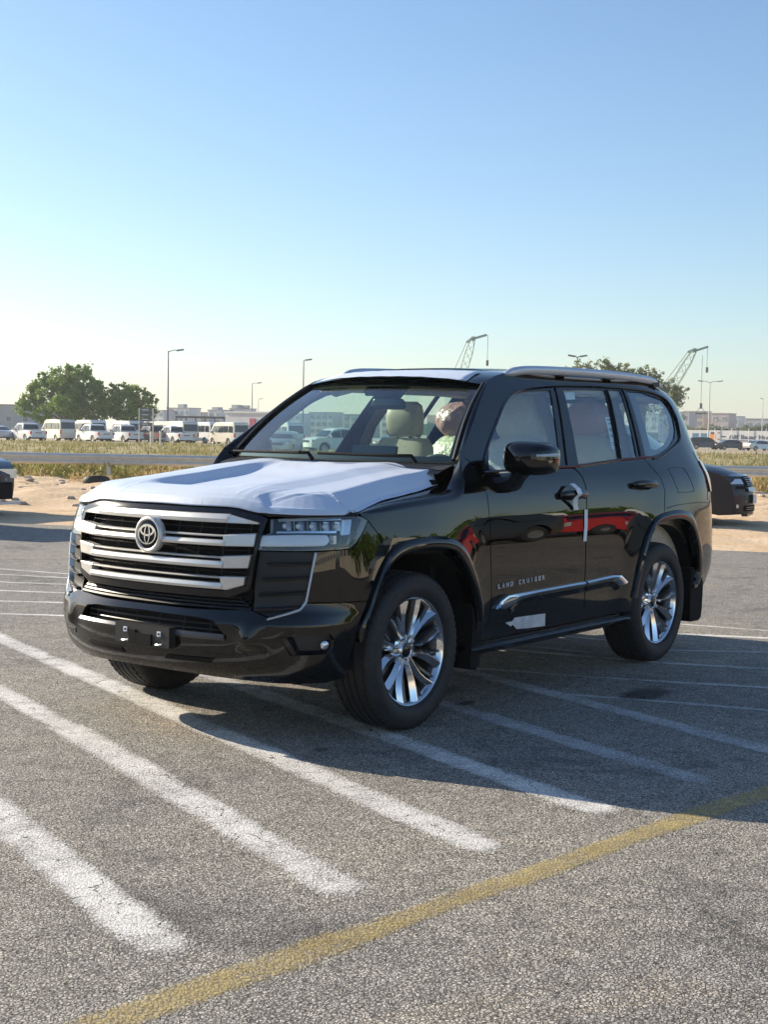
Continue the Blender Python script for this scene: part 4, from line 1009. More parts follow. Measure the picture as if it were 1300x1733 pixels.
# asphalt
def asphalt_mat():
    m=mat('asphalt',(.13,.125,.12),.85,0,.35)
    tc=nd(m,'ShaderNodeTexCoord');ob=tc.outputs['Object']
    v=nd(m,'ShaderNodeTexVoronoi');v.inputs['Scale'].default_value=135;v.feature='F1';lk(m,ob,v.inputs['Vector'])
    v2=nd(m,'ShaderNodeTexVoronoi');v2.inputs['Scale'].default_value=78;v2.feature='DISTANCE_TO_EDGE'
    nz=noise(m,30,3,.6,vec=ob);ad=nd(m,'ShaderNodeVectorMath',operation='MULTIPLY_ADD');lk(m,nz.outputs['Color'],ad.inputs[0]);ad.inputs[1].default_value=(.02,.02,.0);lk(m,ob,ad.inputs[2]);lk(m,ad.outputs[0],v2.inputs['Vector'])
    stone=ramp(m,v.outputs['Color'],[(0,(.05,.047,.042)),(.28,(.26,.245,.215)),(.60,(.46,.43,.38)),(1,(.72,.68,.60))])
    edge=ramp(m,v2.outputs['Distance'],[(.0,(.10,.10,.10)),(.20,(1,1,1))])
    mul=nd(m,'ShaderNodeMix',data_type='RGBA',blend_type='MULTIPLY');mul.inputs[0].default_value=.85;lk(m,stone.outputs[0],mul.inputs[6]);lk(m,edge.outputs[0],mul.inputs[7])
    big=noise(m,.35,6,.6,vec=ob);br=ramp(m,big.outputs['Fac'],[(.3,(.80,.80,.82)),(.7,(1.1,1.07,1.02))])
    mul2=nd(m,'ShaderNodeMix',data_type='RGBA',blend_type='MULTIPLY');mul2.inputs[0].default_value=1;lk(m,mul.outputs[2],mul2.inputs[6]);lk(m,br.outputs[0],mul2.inputs[7])
    med=noise(m,7,4,.7,vec=ob);mr=ramp(m,med.outputs['Fac'],[(.35,(.82,.82,.82)),(.65,(1.12,1.12,1.12))])
    mul3=nd(m,'ShaderNodeMix',data_type='RGBA',blend_type='MULTIPLY');mul3.inputs[0].default_value=1;lk(m,mul2.outputs[2],mul3.inputs[6]);lk(m,mr.outputs[0],mul3.inputs[7])
    # faint long cracks and dusty, oily patches
    cv=nd(m,'ShaderNodeTexVoronoi');cv.inputs['Scale'].default_value=.42;cv.feature='DISTANCE_TO_EDGE';cn=noise(m,1.4,6,.7,vec=ob);ca=nd(m,'ShaderNodeVectorMath',operation='MULTIPLY_ADD');lk(m,cn.outputs['Color'],ca.inputs[0]);ca.inputs[1].default_value=(1.6,1.6,0);lk(m,ob,ca.inputs[2]);lk(m,ca.outputs[0],cv.inputs['Vector'])
    ck=ramp(m,cv.outputs['Distance'],[(.0,(.45,.45,.45)),(.006,(1,1,1))])
    pn=noise(m,.75,7,.72,vec=ob,dist=.6);pr=ramp(m,pn.outputs['Fac'],[(.36,(.62,.62,.64)),(.45,(1,1,1)),(.57,(1,1,1)),(.70,(1.28,1.20,1.08))])
    mul4=nd(m,'ShaderNodeMix',data_type='RGBA',blend_type='MULTIPLY');mul4.inputs[0].default_value=.8;lk(m,mul3.outputs[2],mul4.inputs[6]);lk(m,ck.outputs[0],mul4.inputs[7])
    mul5=nd(m,'ShaderNodeMix',data_type='RGBA',blend_type='MULTIPLY');mul5.inputs[0].default_value=1;lk(m,mul4.outputs[2],mul5.inputs[6]);lk(m,pr.outputs[0],mul5.inputs[7])
    lk(m,mul5.outputs[2],bsdf(m).inputs['Base Color'])
    mn=nd(m,'ShaderNodeMath',operation='MINIMUM');lk(m,v2.outputs['Distance'],mn.inputs[0]);mn.inputs[1].default_value=.25
    bump(m,mn.outputs[0],.7,.010)
    return m
am=asphalt_mat()
# lot edge runs roughly (-6.6,-12.4) -> (-10.9,-1.9)
E0=Vector((-6.70,-12.2));ED=Vector((-4.15,10.2)).normalized()
lot=[(-6.70-ED.x*120,-12.2-ED.y*120)]
edge=[];k=-120.0
while k<=140:
    p=E0+ED*k;nn_=Vector((-ED.y,ED.x));w_=(fbm(k*.35,3.3,4)-.5)*.50
    edge.append((p.x+nn_.x*w_,p.y+nn_.y*w_));k+=.4 if -15<k<40 else 4
poly=edge+[(200,180),(200,-180)]
r=delaunay_2d_cdt([Vector(p) for p in poly],[(i,(i+1)%len(poly)) for i in range(len(poly))],[],0,1e-6)
mb=MB();ids=[mb.add((v[0],v[1],.0)) for v in r[0]]
for f in r[2]:
    cx=sum(r[0][q][0] for q in f)/3;cy=sum(r[0][q][1] for q in f)/3
    if pip(cx,cy,poly): mb.face(*[ids[q] for q in f])
lot=mb.build('asphalt_lot',am,None,smooth=False);tag(lot,kind='structure')
# sand with tyre-churned ridges
def sand_h(x,y):
    p=Vector((x,y))-E0;dn=p.x*(-ED.y)+p.y*ED.x;al=p.x*ED.x+p.y*ED.y   # dn>0 beyond the edge
    t=sstep(.1,2.5,dn)
    h=-.03+ .03*sstep(-.2,.6,dn)+t*(.05*(fbm(x*.9,y*.9,4,3)-.45)*2.0+.16*max(0,fbm(x*.35,y*.35,3,9)-.5)*2)
    # ridge roughly 6-10 m beyond the edge, churned ground
    h+=.16*math.exp(-((dn-8.5-1.5*sin(al*.3))/1.8)**2)*(.3+fbm(x*1.3,y*1.3,4,5)*1.3)
    h+=.10*math.exp(-((dn-13)/2.5)**2)*(fbm(x*1.8,y*1.8,4,6)*1.6)
    h+=sstep(4,9,dn)*(abs(fbm(x*2.6,y*2.6,3,12)-.45))*.22
    return h
def sand_mat():
    m=mat('sand',(.5,.37,.22),.95,0,.2);n=noise(m,.9,8,.62);r=ramp(m,n.outputs['Fac'],[(.3,(.56,.40,.24)),(.5,(.68,.50,.32)),(.7,(.74,.57,.39))])
    n2=noise(m,9,6,.7);r2_=ramp(m,n2.outputs['Fac'],[(.35,(.80,.80,.80)),(.6,(1.05,1.05,1.05))])
    mul=nd(m,'ShaderNodeMix',data_type='RGBA',blend_type='MULTIPLY');mul.inputs[0].default_value=1;lk(m,r.outputs[0],mul.inputs[6]);lk(m,r2_.outputs[0],mul.inputs[7]);lk(m,mul.outputs[2],bsdf(m).inputs['Base Color'])
    bump(m,n2.outputs['Fac'],.6,.05);return m
sm_=sand_mat()
mb=MB();rows=[]
nrm_=Vector((-ED.y,ED.x))
dns=[-.6,-.3]+[i*.17 for i in range(0,118)]+[20+i*1.0 for i in range(1,20)]
als=[-60+i*2.0 for i in range(24)]+[-12+i*.22 for i in range(160)]+[23.2+i*2.2 for i in range(24)]
for a in als:
    rows.append([ (E0.x+ED.x*a+nrm_.x*d,E0.y+ED.y*a+nrm_.y*d) for d in dns])
mb.grid([[(x,y,sand_h(x,y)) for x,y in r] for r in rows],flip=False)
s_=mb.build('sand_strip',sm_,None,autosharp=None);tag(s_,kind='structure')
# painted lines on the lot ---------------------------------------------------------------
def paint_mat(name,c1,c2,wear=.50,spread=.12):
    m=mat(name,c1,.7,0,.3);tc=nd(m,'ShaderNodeTexCoord');ob=tc.outputs['Object']
    n=noise(m,3.0,6,.65,vec=ob);rc=ramp(m,n.outputs['Fac'],[(.3,c1),(.7,c2)])
    v2=nd(m,'ShaderNodeTexVoronoi');v2.inputs['Scale'].default_value=78;v2.feature='DISTANCE_TO_EDGE'
    nz=noise(m,30,3,.6,vec=ob);ad=nd(m,'ShaderNodeVectorMath',operation='MULTIPLY_ADD');lk(m,nz.outputs['Color'],ad.inputs[0]);ad.inputs[1].default_value=(.02,.02,.0);lk(m,ob,ad.inputs[2]);lk(m,ad.outputs[0],v2.inputs['Vector'])
    cr_=nd(m,'ShaderNodeTexVoronoi');cr_.inputs['Scale'].default_value=4.5;cr_.feature='DISTANCE_TO_EDGE'
    nz2=noise(m,6,4,.6,vec=ob);ad2=nd(m,'ShaderNodeVectorMath',operation='MULTIPLY_ADD');lk(m,nz2.outputs['Color'],ad2.inputs[0]);ad2.inputs[1].default_value=(.25,.25,0);lk(m,ob,ad2.inputs[2]);lk(m,ad2.outputs[0],cr_.inputs['Vector'])
    crk=nd(m,'ShaderNodeMath',operation='GREATER_THAN');lk(m,cr_.outputs['Distance'],crk.inputs[0]);crk.inputs[1].default_value=.006
    lk(m,rc.outputs[0],bsdf(m).inputs['Base Color'])
    w1=noise(m,70,4,.7,vec=ob);w2=noise(m,1.6,5,.6,vec=ob);w3=noise(m,9,4,.6,vec=ob)
    a1=nd(m,'ShaderNodeMath',operation='MULTIPLY_ADD');lk(m,w2.outputs['Fac'],a1.inputs[0]);a1.inputs[1].default_value=.9;lk(m,w1.outputs['Fac'],a1.inputs[2])
    a2=nd(m,'ShaderNodeMath',operation='MULTIPLY_ADD');lk(m,w3.outputs['Fac'],a2.inputs[0]);a2.inputs[1].default_value=.5;lk(m,a1.outputs[0],a2.inputs[2])
    e2=nd(m,'ShaderNodeMath',operation='MULTIPLY_ADD');lk(m,v2.outputs['Distance'],e2.inputs[0]);e2.inputs[1].default_value=1.1;lk(m,a2.outputs[0],e2.inputs[2])
    # thin out towards the long edges of each line (UV v runs across it)
    uv=nd(m,'ShaderNodeUVMap');sp=nd(m,'ShaderNodeSeparateXYZ');lk(m,uv.outputs[0],sp.inputs[0])
    ed=nd(m,'ShaderNodeMath',operation='SUBTRACT');lk(m,sp.outputs[1],ed.inputs[0]);ed.inputs[1].default_value=.5
    ab=nd(m,'ShaderNodeMath',operation='ABSOLUTE');lk(m,ed.outputs[0],ab.inputs[0]);pw=nd(m,'ShaderNodeMath',operation='POWER');lk(m,ab.outputs[0],pw.inputs[0]);pw.inputs[1].default_value=4
    sb=nd(m,'ShaderNodeMath',operation='MULTIPLY_ADD');lk(m,pw.outputs[0],sb.inputs[0]);sb.inputs[1].default_value=-8.5;lk(m,e2.outputs[0],sb.inputs[2])
    eu=nd(m,'ShaderNodeMapRange');lk(m,sp.outputs[0],eu.inputs[0]);eu.inputs[1].default_value=0;eu.inputs[2].default_value=.10;eu.inputs[3].default_value=-.55;eu.inputs[4].default_value=0
    se=nd(m,'ShaderNodeMath',operation='ADD');lk(m,sb.outputs[0],se.inputs[0]);lk(m,eu.outputs[0],se.inputs[1])
    mr=nd(m,'ShaderNodeMapRange');lk(m,se.outputs[0],mr.inputs[0]);mr.inputs[1].default_value=1.32-wear*.5;mr.inputs[2].default_value=1.32-wear*.5+spread*2.2
    mm=nd(m,'ShaderNodeMath',operation='MULTIPLY');lk(m,mr.outputs[0],mm.inputs[0]);lk(m,crk.outputs[0],mm.inputs[1])
    lk(m,mm.outputs[0],bsdf(m).inputs['Alpha'])
    mn=nd(m,'ShaderNodeMath',operation='MINIMUM');lk(m,v2.outputs['Distance'],mn.inputs[0]);mn.inputs[1].default_value=.25
    bump(m,mn.outputs[0],.5,.010);return m
wp_=paint_mat('worn_white_paint',(.68,.66,.62),(.78,.76,.72),.86,.26);wp2=paint_mat('faded_white_paint',(.56,.55,.54),(.66,.65,.64),.80,.30)
yp_=paint_mat('worn_yellow_paint',(.42,.31,.11),(.56,.45,.20),.70,.34)
def stripe(p0,p1,w0,m,w1=None,z=.0022,name='painted_stripe',wob=.022):
    w1=w1 or w0;p0=Vector(p0);p1=Vector(p1);d=(p1-p0).normalized();p0=p0-d*.055;p1=p1+d*.055;L=(p1-p0).length;n=Vector((-d.y,d.x));k=max(4,int(L/.12));mb=MB();rows=[]
    for i in range(k+1):
        t=i/k;c=p0+(p1-p0)*t;w_=(w0+(w1-w0)*t)/2;a=(fbm(i*.5,c.x*3,3,2)-.47)*wob*2;b=(fbm(i*.5,c.y*3+9,3,4)-.47)*wob*2
        e=(fbm(i*2.1,1.1,2,7)-.5)*.0
        rows.append([(c.x+n.x*(w_+a),c.y+n.y*(w_+a),z),(c.x-n.x*(w_+b),c.y-n.y*(w_+b),z)])
    mb.grid(rows,flip=True);o=mb.build(name,m,lot,smooth=False)
    uvl=o.data.uv_layers.new(name='UVMap')
    for pl_ in o.data.polygons:
        for li in pl_.loop_indices:
            vi=o.data.loops[li].vertex_index;uvl.data[li].uv=(min(vi//2,k-vi//2)*L/k,float(vi%2))
    return o
# hatching: (far end, near end, width)
HS=[((2.30,-3.05),(4.33,2.14),.21,wp_),
((2.50,-.45),(3.60,2.225),.21,wp_),((1.74,-2.45),(2.53,-.37),.175,wp_),
((.02,-5.15),(1.24,-2.05),.18,wp_),((1.24,-2.05),(2.90,2.315),.205,wp_),
((.15,-3.0),(1.12,-.5),.17,wp2),((1.12,-.5),(2.175,2.40),.20,wp_),
((.22,-.72),(1.465,2.53),.18,wp2),((-.48,-.50),(.70,2.60),.19,wp2),
((.11,.86),(-.36,2.35),.085,wp2),((-.30,.05),(-.66,1.15),.085,wp2),((-.66,1.15),(-1.10,2.2),.085,wp2),((-1.15,-.1),(-1.38,.98),.10,wp_),((-1.38,.98),(-1.78,2.0),.10,wp2),
((-1.75,.55),(-2.45,1.55),.085,wp2),((-2.62,.25),(-3.15,1.4),.12,wp_),((-3.24,.15),(-3.50,1.4),.07,wp_),((-1.98,-.4),(-2.08,.45),.06,wp_),((-1.38,-.2),(-1.46,.45),.06,wp2)]
for q,(a,b,w_,m_) in enumerate(HS): stripe(a,b,w_,m_,z=.0022+.0005*(q%3))
# the far lines seen left of the car
for a,b,w_ in (((-2.16,-6.83),(-2.32,-6.05),.08),((-1.82,-6.40),(-2.07,-5.74),.08),((-1.38,-5.85),(-1.70,-5.25),.10),((-.94,-5.29),(-1.22,-4.75),.10),((-.45,-4.68),(-.75,-4.2),.11),((.07,-4.01),(-.23,-3.55),.10)):
    d=Vector(b)-Vector(a);stripe(tuple(Vector(a)-d*1.3),tuple(Vector(b)+d*1.8),w_,wp_)
stripe((5.6,2.24),(-1.6,3.20),.155,yp_,z=.0025,name='yellow_line',wob=.03)
# oil stains and a repaired patch
st=mat('oil_stain',(.03,.03,.03),.5);n=noise(st,9,5,.6);tcx=nd(st,'ShaderNodeTexCoord');gx=nd(st,'ShaderNodeTexGradient',gradient_type='SPHERICAL');mp=nd(st,'ShaderNodeMapping');mp.inputs['Location'].default_value=(-1,-1,0);mp.inputs['Scale'].default_value=(2,2,0);lk(st,tcx.outputs['Generated'],mp.inputs[0]);lk(st,mp.outputs[0],gx.inputs[0])
ma=nd(st,'ShaderNodeMath',operation='MULTIPLY_ADD');lk(st,n.outputs['Fac'],ma.inputs[0]);ma.inputs[1].default_value=1.1;lk(st,gx.outputs['Fac'],ma.inputs[2]);mr=nd(st,'ShaderNodeMapRange');lk(st,ma.outputs[0],mr.inputs[0]);mr.inputs[1].default_value=.72;mr.inputs[2].default_value=1.15;mr.inputs[4].default_value=.75;lk(st,mr.outputs[0],bsdf(st).inputs['Alpha'])
for (x,y,a,b) in((-.26,1.42,.30,.16),(.70,.80,.10,.06),(2.1,.9,.06,.05)):
    mb=MB();ids=[mb.add((x+a*cx,y+b*cy,.0115)) for cx,cy in((-1,-1),(1,-1),(1,1),(-1,1))];mb.face(*ids);mb.build('oil_stain',st,lot,smooth=False)
# ---------------- simple vehicles ------------------------------------------------------
def cpaint(name,c,rough=.3): return mat(name,c,rough,0,.5,.8,.05)
VP={'white':cpaint('white_car_paint',(.72,.72,.70)),'cream':cpaint('cream_car_paint',(.70,.66,.54)),'bluewhite':cpaint('blue_white_paint',(.50,.56,.64)),'brown':cpaint('brown_car_paint',(.20,.14,.12)),'red':cpaint('red_car_paint',(.45,.012,.018)),'dark':mat('dark_purple_paint',(.010,.010,.017),.4,0,.3,.30,.05),'teal':cpaint('dark_teal_paint',(.02,.05,.07)),'silver':mat('silver_car_paint',(.45,.45,.44),.3,.6,.5,.6),'black':cpaint('black_car_paint',(.012,.012,.014))}
M['vglass']=mat('dark_window_glass',(.02,.028,.03),.06,0,.6);M['vlamp']=mat('tail_lamp_red',(.5,.02,.02),.2);M['vhead']=mat('head_lamp',(.7,.72,.72),.12,.6);M['hub']=mat('steel_hub',(.35,.35,.35),.35,.8)
VK={
'van':dict(L=(-2.62,2.6),w=.94,belt=1.15,ht=2.2,wx=(1.65,-1.55),wr=.34,
 prof=[(-2.60,.35),(-2.64,.9),(-2.60,1.25),(-2.50,2.10),(-2.35,2.22),(-.5,2.26),(1.05,2.22),(1.45,2.08),(2.02,1.33),(2.45,1.12),(2.60,.85),(2.60,.35)],
 side=[[(1.85,1.30),(1.40,1.85),(.95,1.88),(.95,1.25)],[(.80,1.25),(.80,1.88),(-.35,1.88),(-.35,1.25)],[(-.5,1.25),(-.5,1.88),(-1.45,1.88),(-1.45,1.25)],[(-1.6,1.25),(-1.6,1.88),(-2.3,1.85),(-2.35,1.25)]],
 front=(1.97,1.40,1.50,2.03),rear=(-2.60,1.28,-2.535,1.95)),
'panel_van':dict(like='van',side=[[(1.85,1.30),(1.40,1.85),(.95,1.88),(.95,1.25)]]),
'pickup':dict(L=(-2.6,2.6),w=.90,belt=1.08,ht=1.78,wx=(1.65,-1.45),wr=.37,
 prof=[(-2.62,.55),(-2.64,1.08),(-2.58,1.10),(-.95,1.10),(-.90,1.18),(-.70,1.72),(-.5,1.79),(.55,1.78),(.80,1.70),(1.40,1.14),(2.35,1.02),(2.58,.85),(2.60,.48)],
 side=[[(1.22,1.16),(.74,1.62),(.20,1.66),(.20,1.14)],[(.08,1.14),(.08,1.66),(-.55,1.64),(-.74,1.14)]],
 front=(1.36,1.18,.86,1.65),rear=(-.885,1.22,-.735,1.64)),
'sedan':dict(L=(-2.3,2.3),w=.88,belt=.92,ht=1.45,wx=(1.42,-1.35),wr=.32,
 prof=[(-2.28,.40),(-2.32,.75),(-2.25,.98),(-1.65,1.06),(-.95,1.40),(-.4,1.46),(.3,1.44),(.75,1.28),(1.30,1.00),(2.0,.88),(2.28,.68),(2.30,.32)],
 side=[[(1.12,.98),(.68,1.26),(.10,1.36),(.10,.96)],[(0,.96),(0,1.37),(-.75,1.36),(-1.15,1.18),(-1.30,.99)]],
 front=(1.27,1.03,.80,1.27),rear=(-1.60,1.08,-1.0,1.37)),
'wagon':dict(L=(-2.35,2.35),w=.93,belt=1.08,ht=1.72,wx=(1.42,-1.40),wr=.37,
 prof=[(-2.33,.45),(-2.38,.95),(-2.28,1.15),(-2.10,1.60),(-1.85,1.70),(-.4,1.76),(.4,1.72),(.72,1.60),(1.28,1.12),(2.05,1.02),(2.33,.80),(2.36,.40)],
 side=[[(1.10,1.12),(.68,1.52),(.15,1.62),(.15,1.10)],[(.05,1.10),(.05,1.63),(-.85,1.63),(-.85,1.10)],[(-.95,1.10),(-.95,1.62),(-1.70,1.58),(-2.0,1.12)]],
 front=(1.26,1.15,.76,1.58),rear=(-2.24,1.20,-2.09,1.58)),
'minivan':dict(nose=(1.0,.30),bul=.26,L=(-2.4,2.4),w=.87,belt=1.02,ht=1.80,wx=(1.45,-1.45),wr=.33,
 prof=[(-2.38,.35),(-2.42,.9),(-2.35,1.2),(-2.20,1.70),(-1.95,1.80),(-.3,1.78),(.25,1.74),(.55,1.62),(1.20,1.14),(1.90,1.00),(2.30,.86),(2.40,.70),(2.44,.50),(2.44,.22),(2.2,.20)],
 side=[[(1.05,1.13),(.62,1.48),(.35,1.56),(.35,1.06)],[(.25,1.05),(.25,1.58),(-.75,1.64),(-.75,1.08)],[(-.88,1.08),(-.88,1.64),(-1.9,1.60),(-2.1,1.12)]],
 front=(1.17,1.17,.58,1.60),rear=(-2.33,1.22,-2.21,1.66)),
}
def vehicle(kind,paint,loc,heading,label,cat,group=None,rear_parts=True,scale=1.0,detail=True,name=None):
    K=dict(VK[kind])
    if 'like' in K: b=dict(VK[K['like']]);b.update(K);K=b
    root=empty(name or {'van':'parked_van','panel_van':'parked_van','pickup':'parked_pickup','sedan':'parked_car','wagon':'parked_car','minivan':'parked_minivan'}[kind],loc,heading,label,cat,group)
    w,belt,ht=K['w'],K['belt'],K['ht'];x0,x1=K['L']
    tum=.10 if kind in('van','panel_van') else .20
    def hy(x,z):
        y=w
        if z>belt: y-=tum*((z-belt)/(ht-belt))**1.1*w*1.0
        if z<.5: y-=.04*(.5-z)/.3
        nr,na=K.get('nose',(.55,.17)) if x>0 else (.55,.09)
        e=max(0,abs(x-(x0+x1)/2)-(x1-x0)/2+nr)/nr
        y-= na*min(1,e)**2.5
        return max(y,.2)
    poly=[]
    pr=K['prof']
    # side outline incl. wheel cut-outs
    bot=[]
    for wx in sorted(K['wx'],reverse=True):
        R=K['wr']+.06
        for k in range(11):
            a=pi*k/10;bot.append((wx+R*cos(a),max(.28,K['wr']+R*sin(a)-.02) if 0<k<10 else .28))
    poly=list(pr)+[(p[0],p[1]) for p in bot]
    r=delaunay_2d_cdt([Vector(p) for p in resample(ccw(poly),.35)],[(i,(i+1)%len(resample(ccw(poly),.35))) for i in range(len(resample(ccw(poly),.35)))],[],0,1e-6)
    mb=MB()
    for sg in(1,-1):
        ids=[mb.add((v[0],sg*hy(v[0],v[1]),v[1])) for v in r[0]]
        for f in r[2]:
            cx=sum(r[0][q][0] for q in f)/3;cy=sum(r[0][q][1] for q in f)/3
            if pip(cx,cy,poly): mb.face(*([ids[q] for q in f] if sg<0 else [ids[q] for q in f][::-1]))
    pp=resample(pr,.3,False);rows=[]
    for x,z in pp:
        y=hy(x,z);rows.append([(x+(K.get('bul',.12) if x>1 else -.05)*(1-(t*t))*(1 if abs(x)>1.5 and z<ht-.3 else .3),y*t,z+.03*(1-t*t)*(1 if z>ht-.25 else 0)) for t in(-1,-.9,-.6,-.2,.2,.6,.9,1)])
    mb.grid(rows)
    body=mb.build('body',paint,root,autosharp=38)
    def q4(name,pts,m,par=root,**k):
        mb=MB();mb.face(*[mb.add(p) for p in pts]);return mb.build(name,m,par,smooth=False,**k)
    for s in K['side']:
        for sg in(1,-1): q4('side_window',[(x,sg*(hy(x,z)+.006),z) for x,z in s],M['vglass'])
    def across(nm,a,m,inn=.88,dx=.02):
        xa,za,xb,zb=a;ya,yb=hy(xa,za)*inn,hy(xb,zb)*inn;s=1 if xa>0 else -1
        mb=MB();mb.grid([[(x+s*(dx+.03+(.12 if s>0 else .05)*(1-t*t)*(1 if abs(x)>1.5 and z<ht-.3 else .3)*inn),y*t,z+.01) for t in(-1,-.5,0,.5,1)] for x,y,z in((xa,ya,za),(xb,yb,zb))]);return mb.build(nm,m,root,autosharp=None)
    across('windscreen',K['front'],M['vglass']);across('rear_window',K['rear'],M['vglass'])
    for wx in K['wx']:
        for sg in(1,-1):
            wl=empty('wheel',(wx,sg*(w-.13),K['wr']));wl.parent=root;R=K['wr']
            mb=MB();mb.lathe([(-.1,R*.6),(-.1,R*.93),(-.06,R),(.06,R),(.1,R*.93),(.1,R*.62)],24);mb.build('tyre',M['tyre'],wl)
            mb=MB();mb.lathe([(sg*.09,R*.63),(sg*.075,R*.5),(sg*.06,R*.2),(sg*.085,.001)],16);mb.build('rim',M['hub'],wl)
    mb=MB();mb.box(((x0+x1)/2,0,.42),((x1-x0)/2-.35,w-.15,.14));mb.build('underside',M['dull'],root,smooth=False)
    if detail:
        xr=min(p[0] for p in pr);zr=.95 if kind!='sedan' else .82
        if kind=='pickup':
            for sg in(1,-1): mb=MB();mb.box((xr+.03,sg*(w-.11),.88),(.05,.07,.14));mb.build('tail_light',M['vlamp'],root,smooth=False)
            mb=MB();mb.box((xr-.06,0,.50),(.06,w-.1,.07));mb.build('rear_bumper',M['rail'],root,smooth=False)
            mb=MB();mb.box((xr-.052,0,.86),(.012,.32,.035));mb.build('tailgate_lettering',M['vglass'],root,smooth=False)
            mb=MB();mb.box((-1.8,0,1.06),(.75,w-.17,.045));mb.build('load_bed',M['dull'],root,smooth=False)
        else:
            for sg in(1,-1): mb=MB();mb.box((xr+.03,sg*(w-.14),zr),(.05,.07,.20 if kind in('van','panel_van','wagon') else .08));mb.build('tail_light',M['vlamp'],root,smooth=False)
            mb=MB();mb.box((xr-.04,0,.75 if kind!='van' else .98),(.03,.25,.055));mb.build('number_plate',M['white_paper'],root,smooth=False)
        xf=x1;zf={'van':.92,'panel_van':.92,'pickup':.86,'sedan':.70,'wagon':.86,'minivan':.78}[kind]
        for sg in(1,-1): mb=MB();mb.box((xf-.10,sg*(w-.27),zf),(.10,.16,.075),Matrix.Rotation(radians(-sg*18),3,'Z'));mb.build('headlight',M['vhead'],root,smooth=False)
        mb=MB();mb.box((xf+.06,0,zf-.05),(.05,.38,.08));mb.build('grille',M['vglass'],root,smooth=False)
        for sg in(1,-1):
            fx=K['side'][0][0][0]-.1;mb=MB();mb.box((fx,sg*(w+.10),belt+.10),(.06,.10,.08));mb.build('door_mirror',paint,root,smooth=False)
    if scale!=1: root.scale=(scale,)*3
    return root
# ---------------- guard rail, posts, bits on the sand ----------------------------------
M['galv']=varied('galvanised_steel',(.58,.56,.50),(.68,.66,.60),6,.45,metal=.15)
grl=empty('guard_rail',G(38,0),atan2(GR.y,GR.x),'long galvanised steel guard rail running between the sand and the dry grass','guard rail')
sec=[(.0,.81),(.03,.795),(.05,.77),(.085,.745),(.085,.715),(.05,.69),(.01,.665),(.01,.635),(.05,.61),(.085,.585),(.085,.555),(.05,.53),(.0,.505)]
def rail_y(b): return .0
for k in range(-12,13):
    b0=k*3.81;mb=MB();mb.grid([[(b,-h+ (0.003 if k%2 else 0),z-.03) for h,z in sec] for b in(b0,b0+1.9,b0+3.83)]);mb.build('rail_beam',M['galv'],grl,autosharp=None)
    mb=MB();mb.box((b0+.0,.07,.36),(.055,.055,.40));mb.box((b0,.02,.62),(.045,.05,.13));mb.build('rail_post',M['galv'],grl,smooth=False)
for k in range(-16,17):pass
# short marker post with reflective bands beside the left car
mp_=empty('marker_post',G(33,-9.0,.0),.3,'short white marker post with brown bands beside the guard rail','marker post')
for z0,z1,c in((0,.14,'b'),(.14,.28,'w'),(.28,.40,'b'),(.40,.56,'w')):
    mb=MB();mb.box((0,0,(z0+z1)/2),(.035,.055,(z1-z0)/2-.001));mb.build('band',M['white_paper'] if c=='w' else mat('brown_band',(.28,.22,.12),.8),mp_,smooth=False)
# discarded tyre
mb=MB();mb.lathe([(-.10,.21),(-.11,.27),(-.09,.33),(-.05,.35),(.05,.35),(.09,.33),(.11,.27),(.10,.21)],40,'z');ty_=mb.build('discarded_tyre',M['tyre'],None);ty_.location=G(35.6,-7.45,.10);ty_.rotation_euler=(radians(12),radians(-8),0);tag(ty_,'old black tyre lying flat on the sand by the guard rail','tyre')
# roadside signs across the grass
mpost=mat('white_post',(.72,.70,.68),.6)
for px_,lab in((-18.4,'left one of two thin white marker posts in the dry grass'),(-17.65,'right one of two thin white marker posts in the dry grass')):
    mb=MB();mb.box((0,0,.60),(.05,.05,.66));mb.box((0,0,.25),(.055,.055,.07));o=mb.build('grass_marker_post',mpost,None,smooth=False);o.location=G(108,px_,0);tag(o,lab,'marker post','white posts in the grass')
sg_=empty('road_sign',G(125,-21.7),atan2(GR.y,GR.x),'grey road direction sign on two poles in front of the second tree','road sign')
M['sign']=mat('sign_back_grey',(.16,.17,.19),.6,.3)
for dx in(-.62,.62):
    mb=MB();mb.tube([(dx,0,-.2),(dx,0,3.3)],.06,8);mb.build('pole',M['galv'],sg_)
for k in range(4):
    mb=MB();mb.box((0,-.07,1.85+.42*k),(.56,.03,.17));mb.build('sign_board',M['sign'],sg_,smooth=False)
    mb=MB();mb.box((-.1,-.105,1.87+.42*k),(.28,.004,.035));mb.build('sign_writing',mpost,sg_,smooth=False)
# ---------------- vehicle rows ------------------------------------------------------------
HD_=radians(-107.8)
rowg='white vans and pickups parked in a row beyond the grass'
def V(kind,p,a,b,h,lab,cat,g=None,z=0,**k): return vehicle(kind,VP[p],G(a,b,z),h,lab,cat,g,**k)
pk_hd=radians(-112)
V('sedan','bluewhite',138,-39.0,HD_+.15,'pale blue car cut by the left edge of the picture in the vehicle row','car',rowg)
V('pickup','white',136,-35.2,pk_hd+.1,'white double cab pickup under the big tree, leftmost pickup with red tail lamp','pickup',rowg)
V('pickup','white',137,-28.9,pk_hd+.1,'white double cab pickup, second from the left in the row','pickup',rowg)
V('pickup','white',139,-26.3,pk_hd+.1,'white double cab pickup, third from the left, left of the brown pickup','pickup',rowg)
V('pickup','brown',139,-24.4+1.0,pk_hd+.1,'brown double cab pickup among the white ones in the row','pickup',rowg)
V('pickup','white',137,-21.0,pk_hd+.05,'white double cab pickup behind the grey road sign','pickup',rowg)
V('van','cream',146,-36.6+2.0,HD_,'cream van half hidden behind the leftmost white pickup','van',rowg)
V('van','white',147,-31.6,HD_,'tall white van behind the second white pickup under the tree','van',rowg)
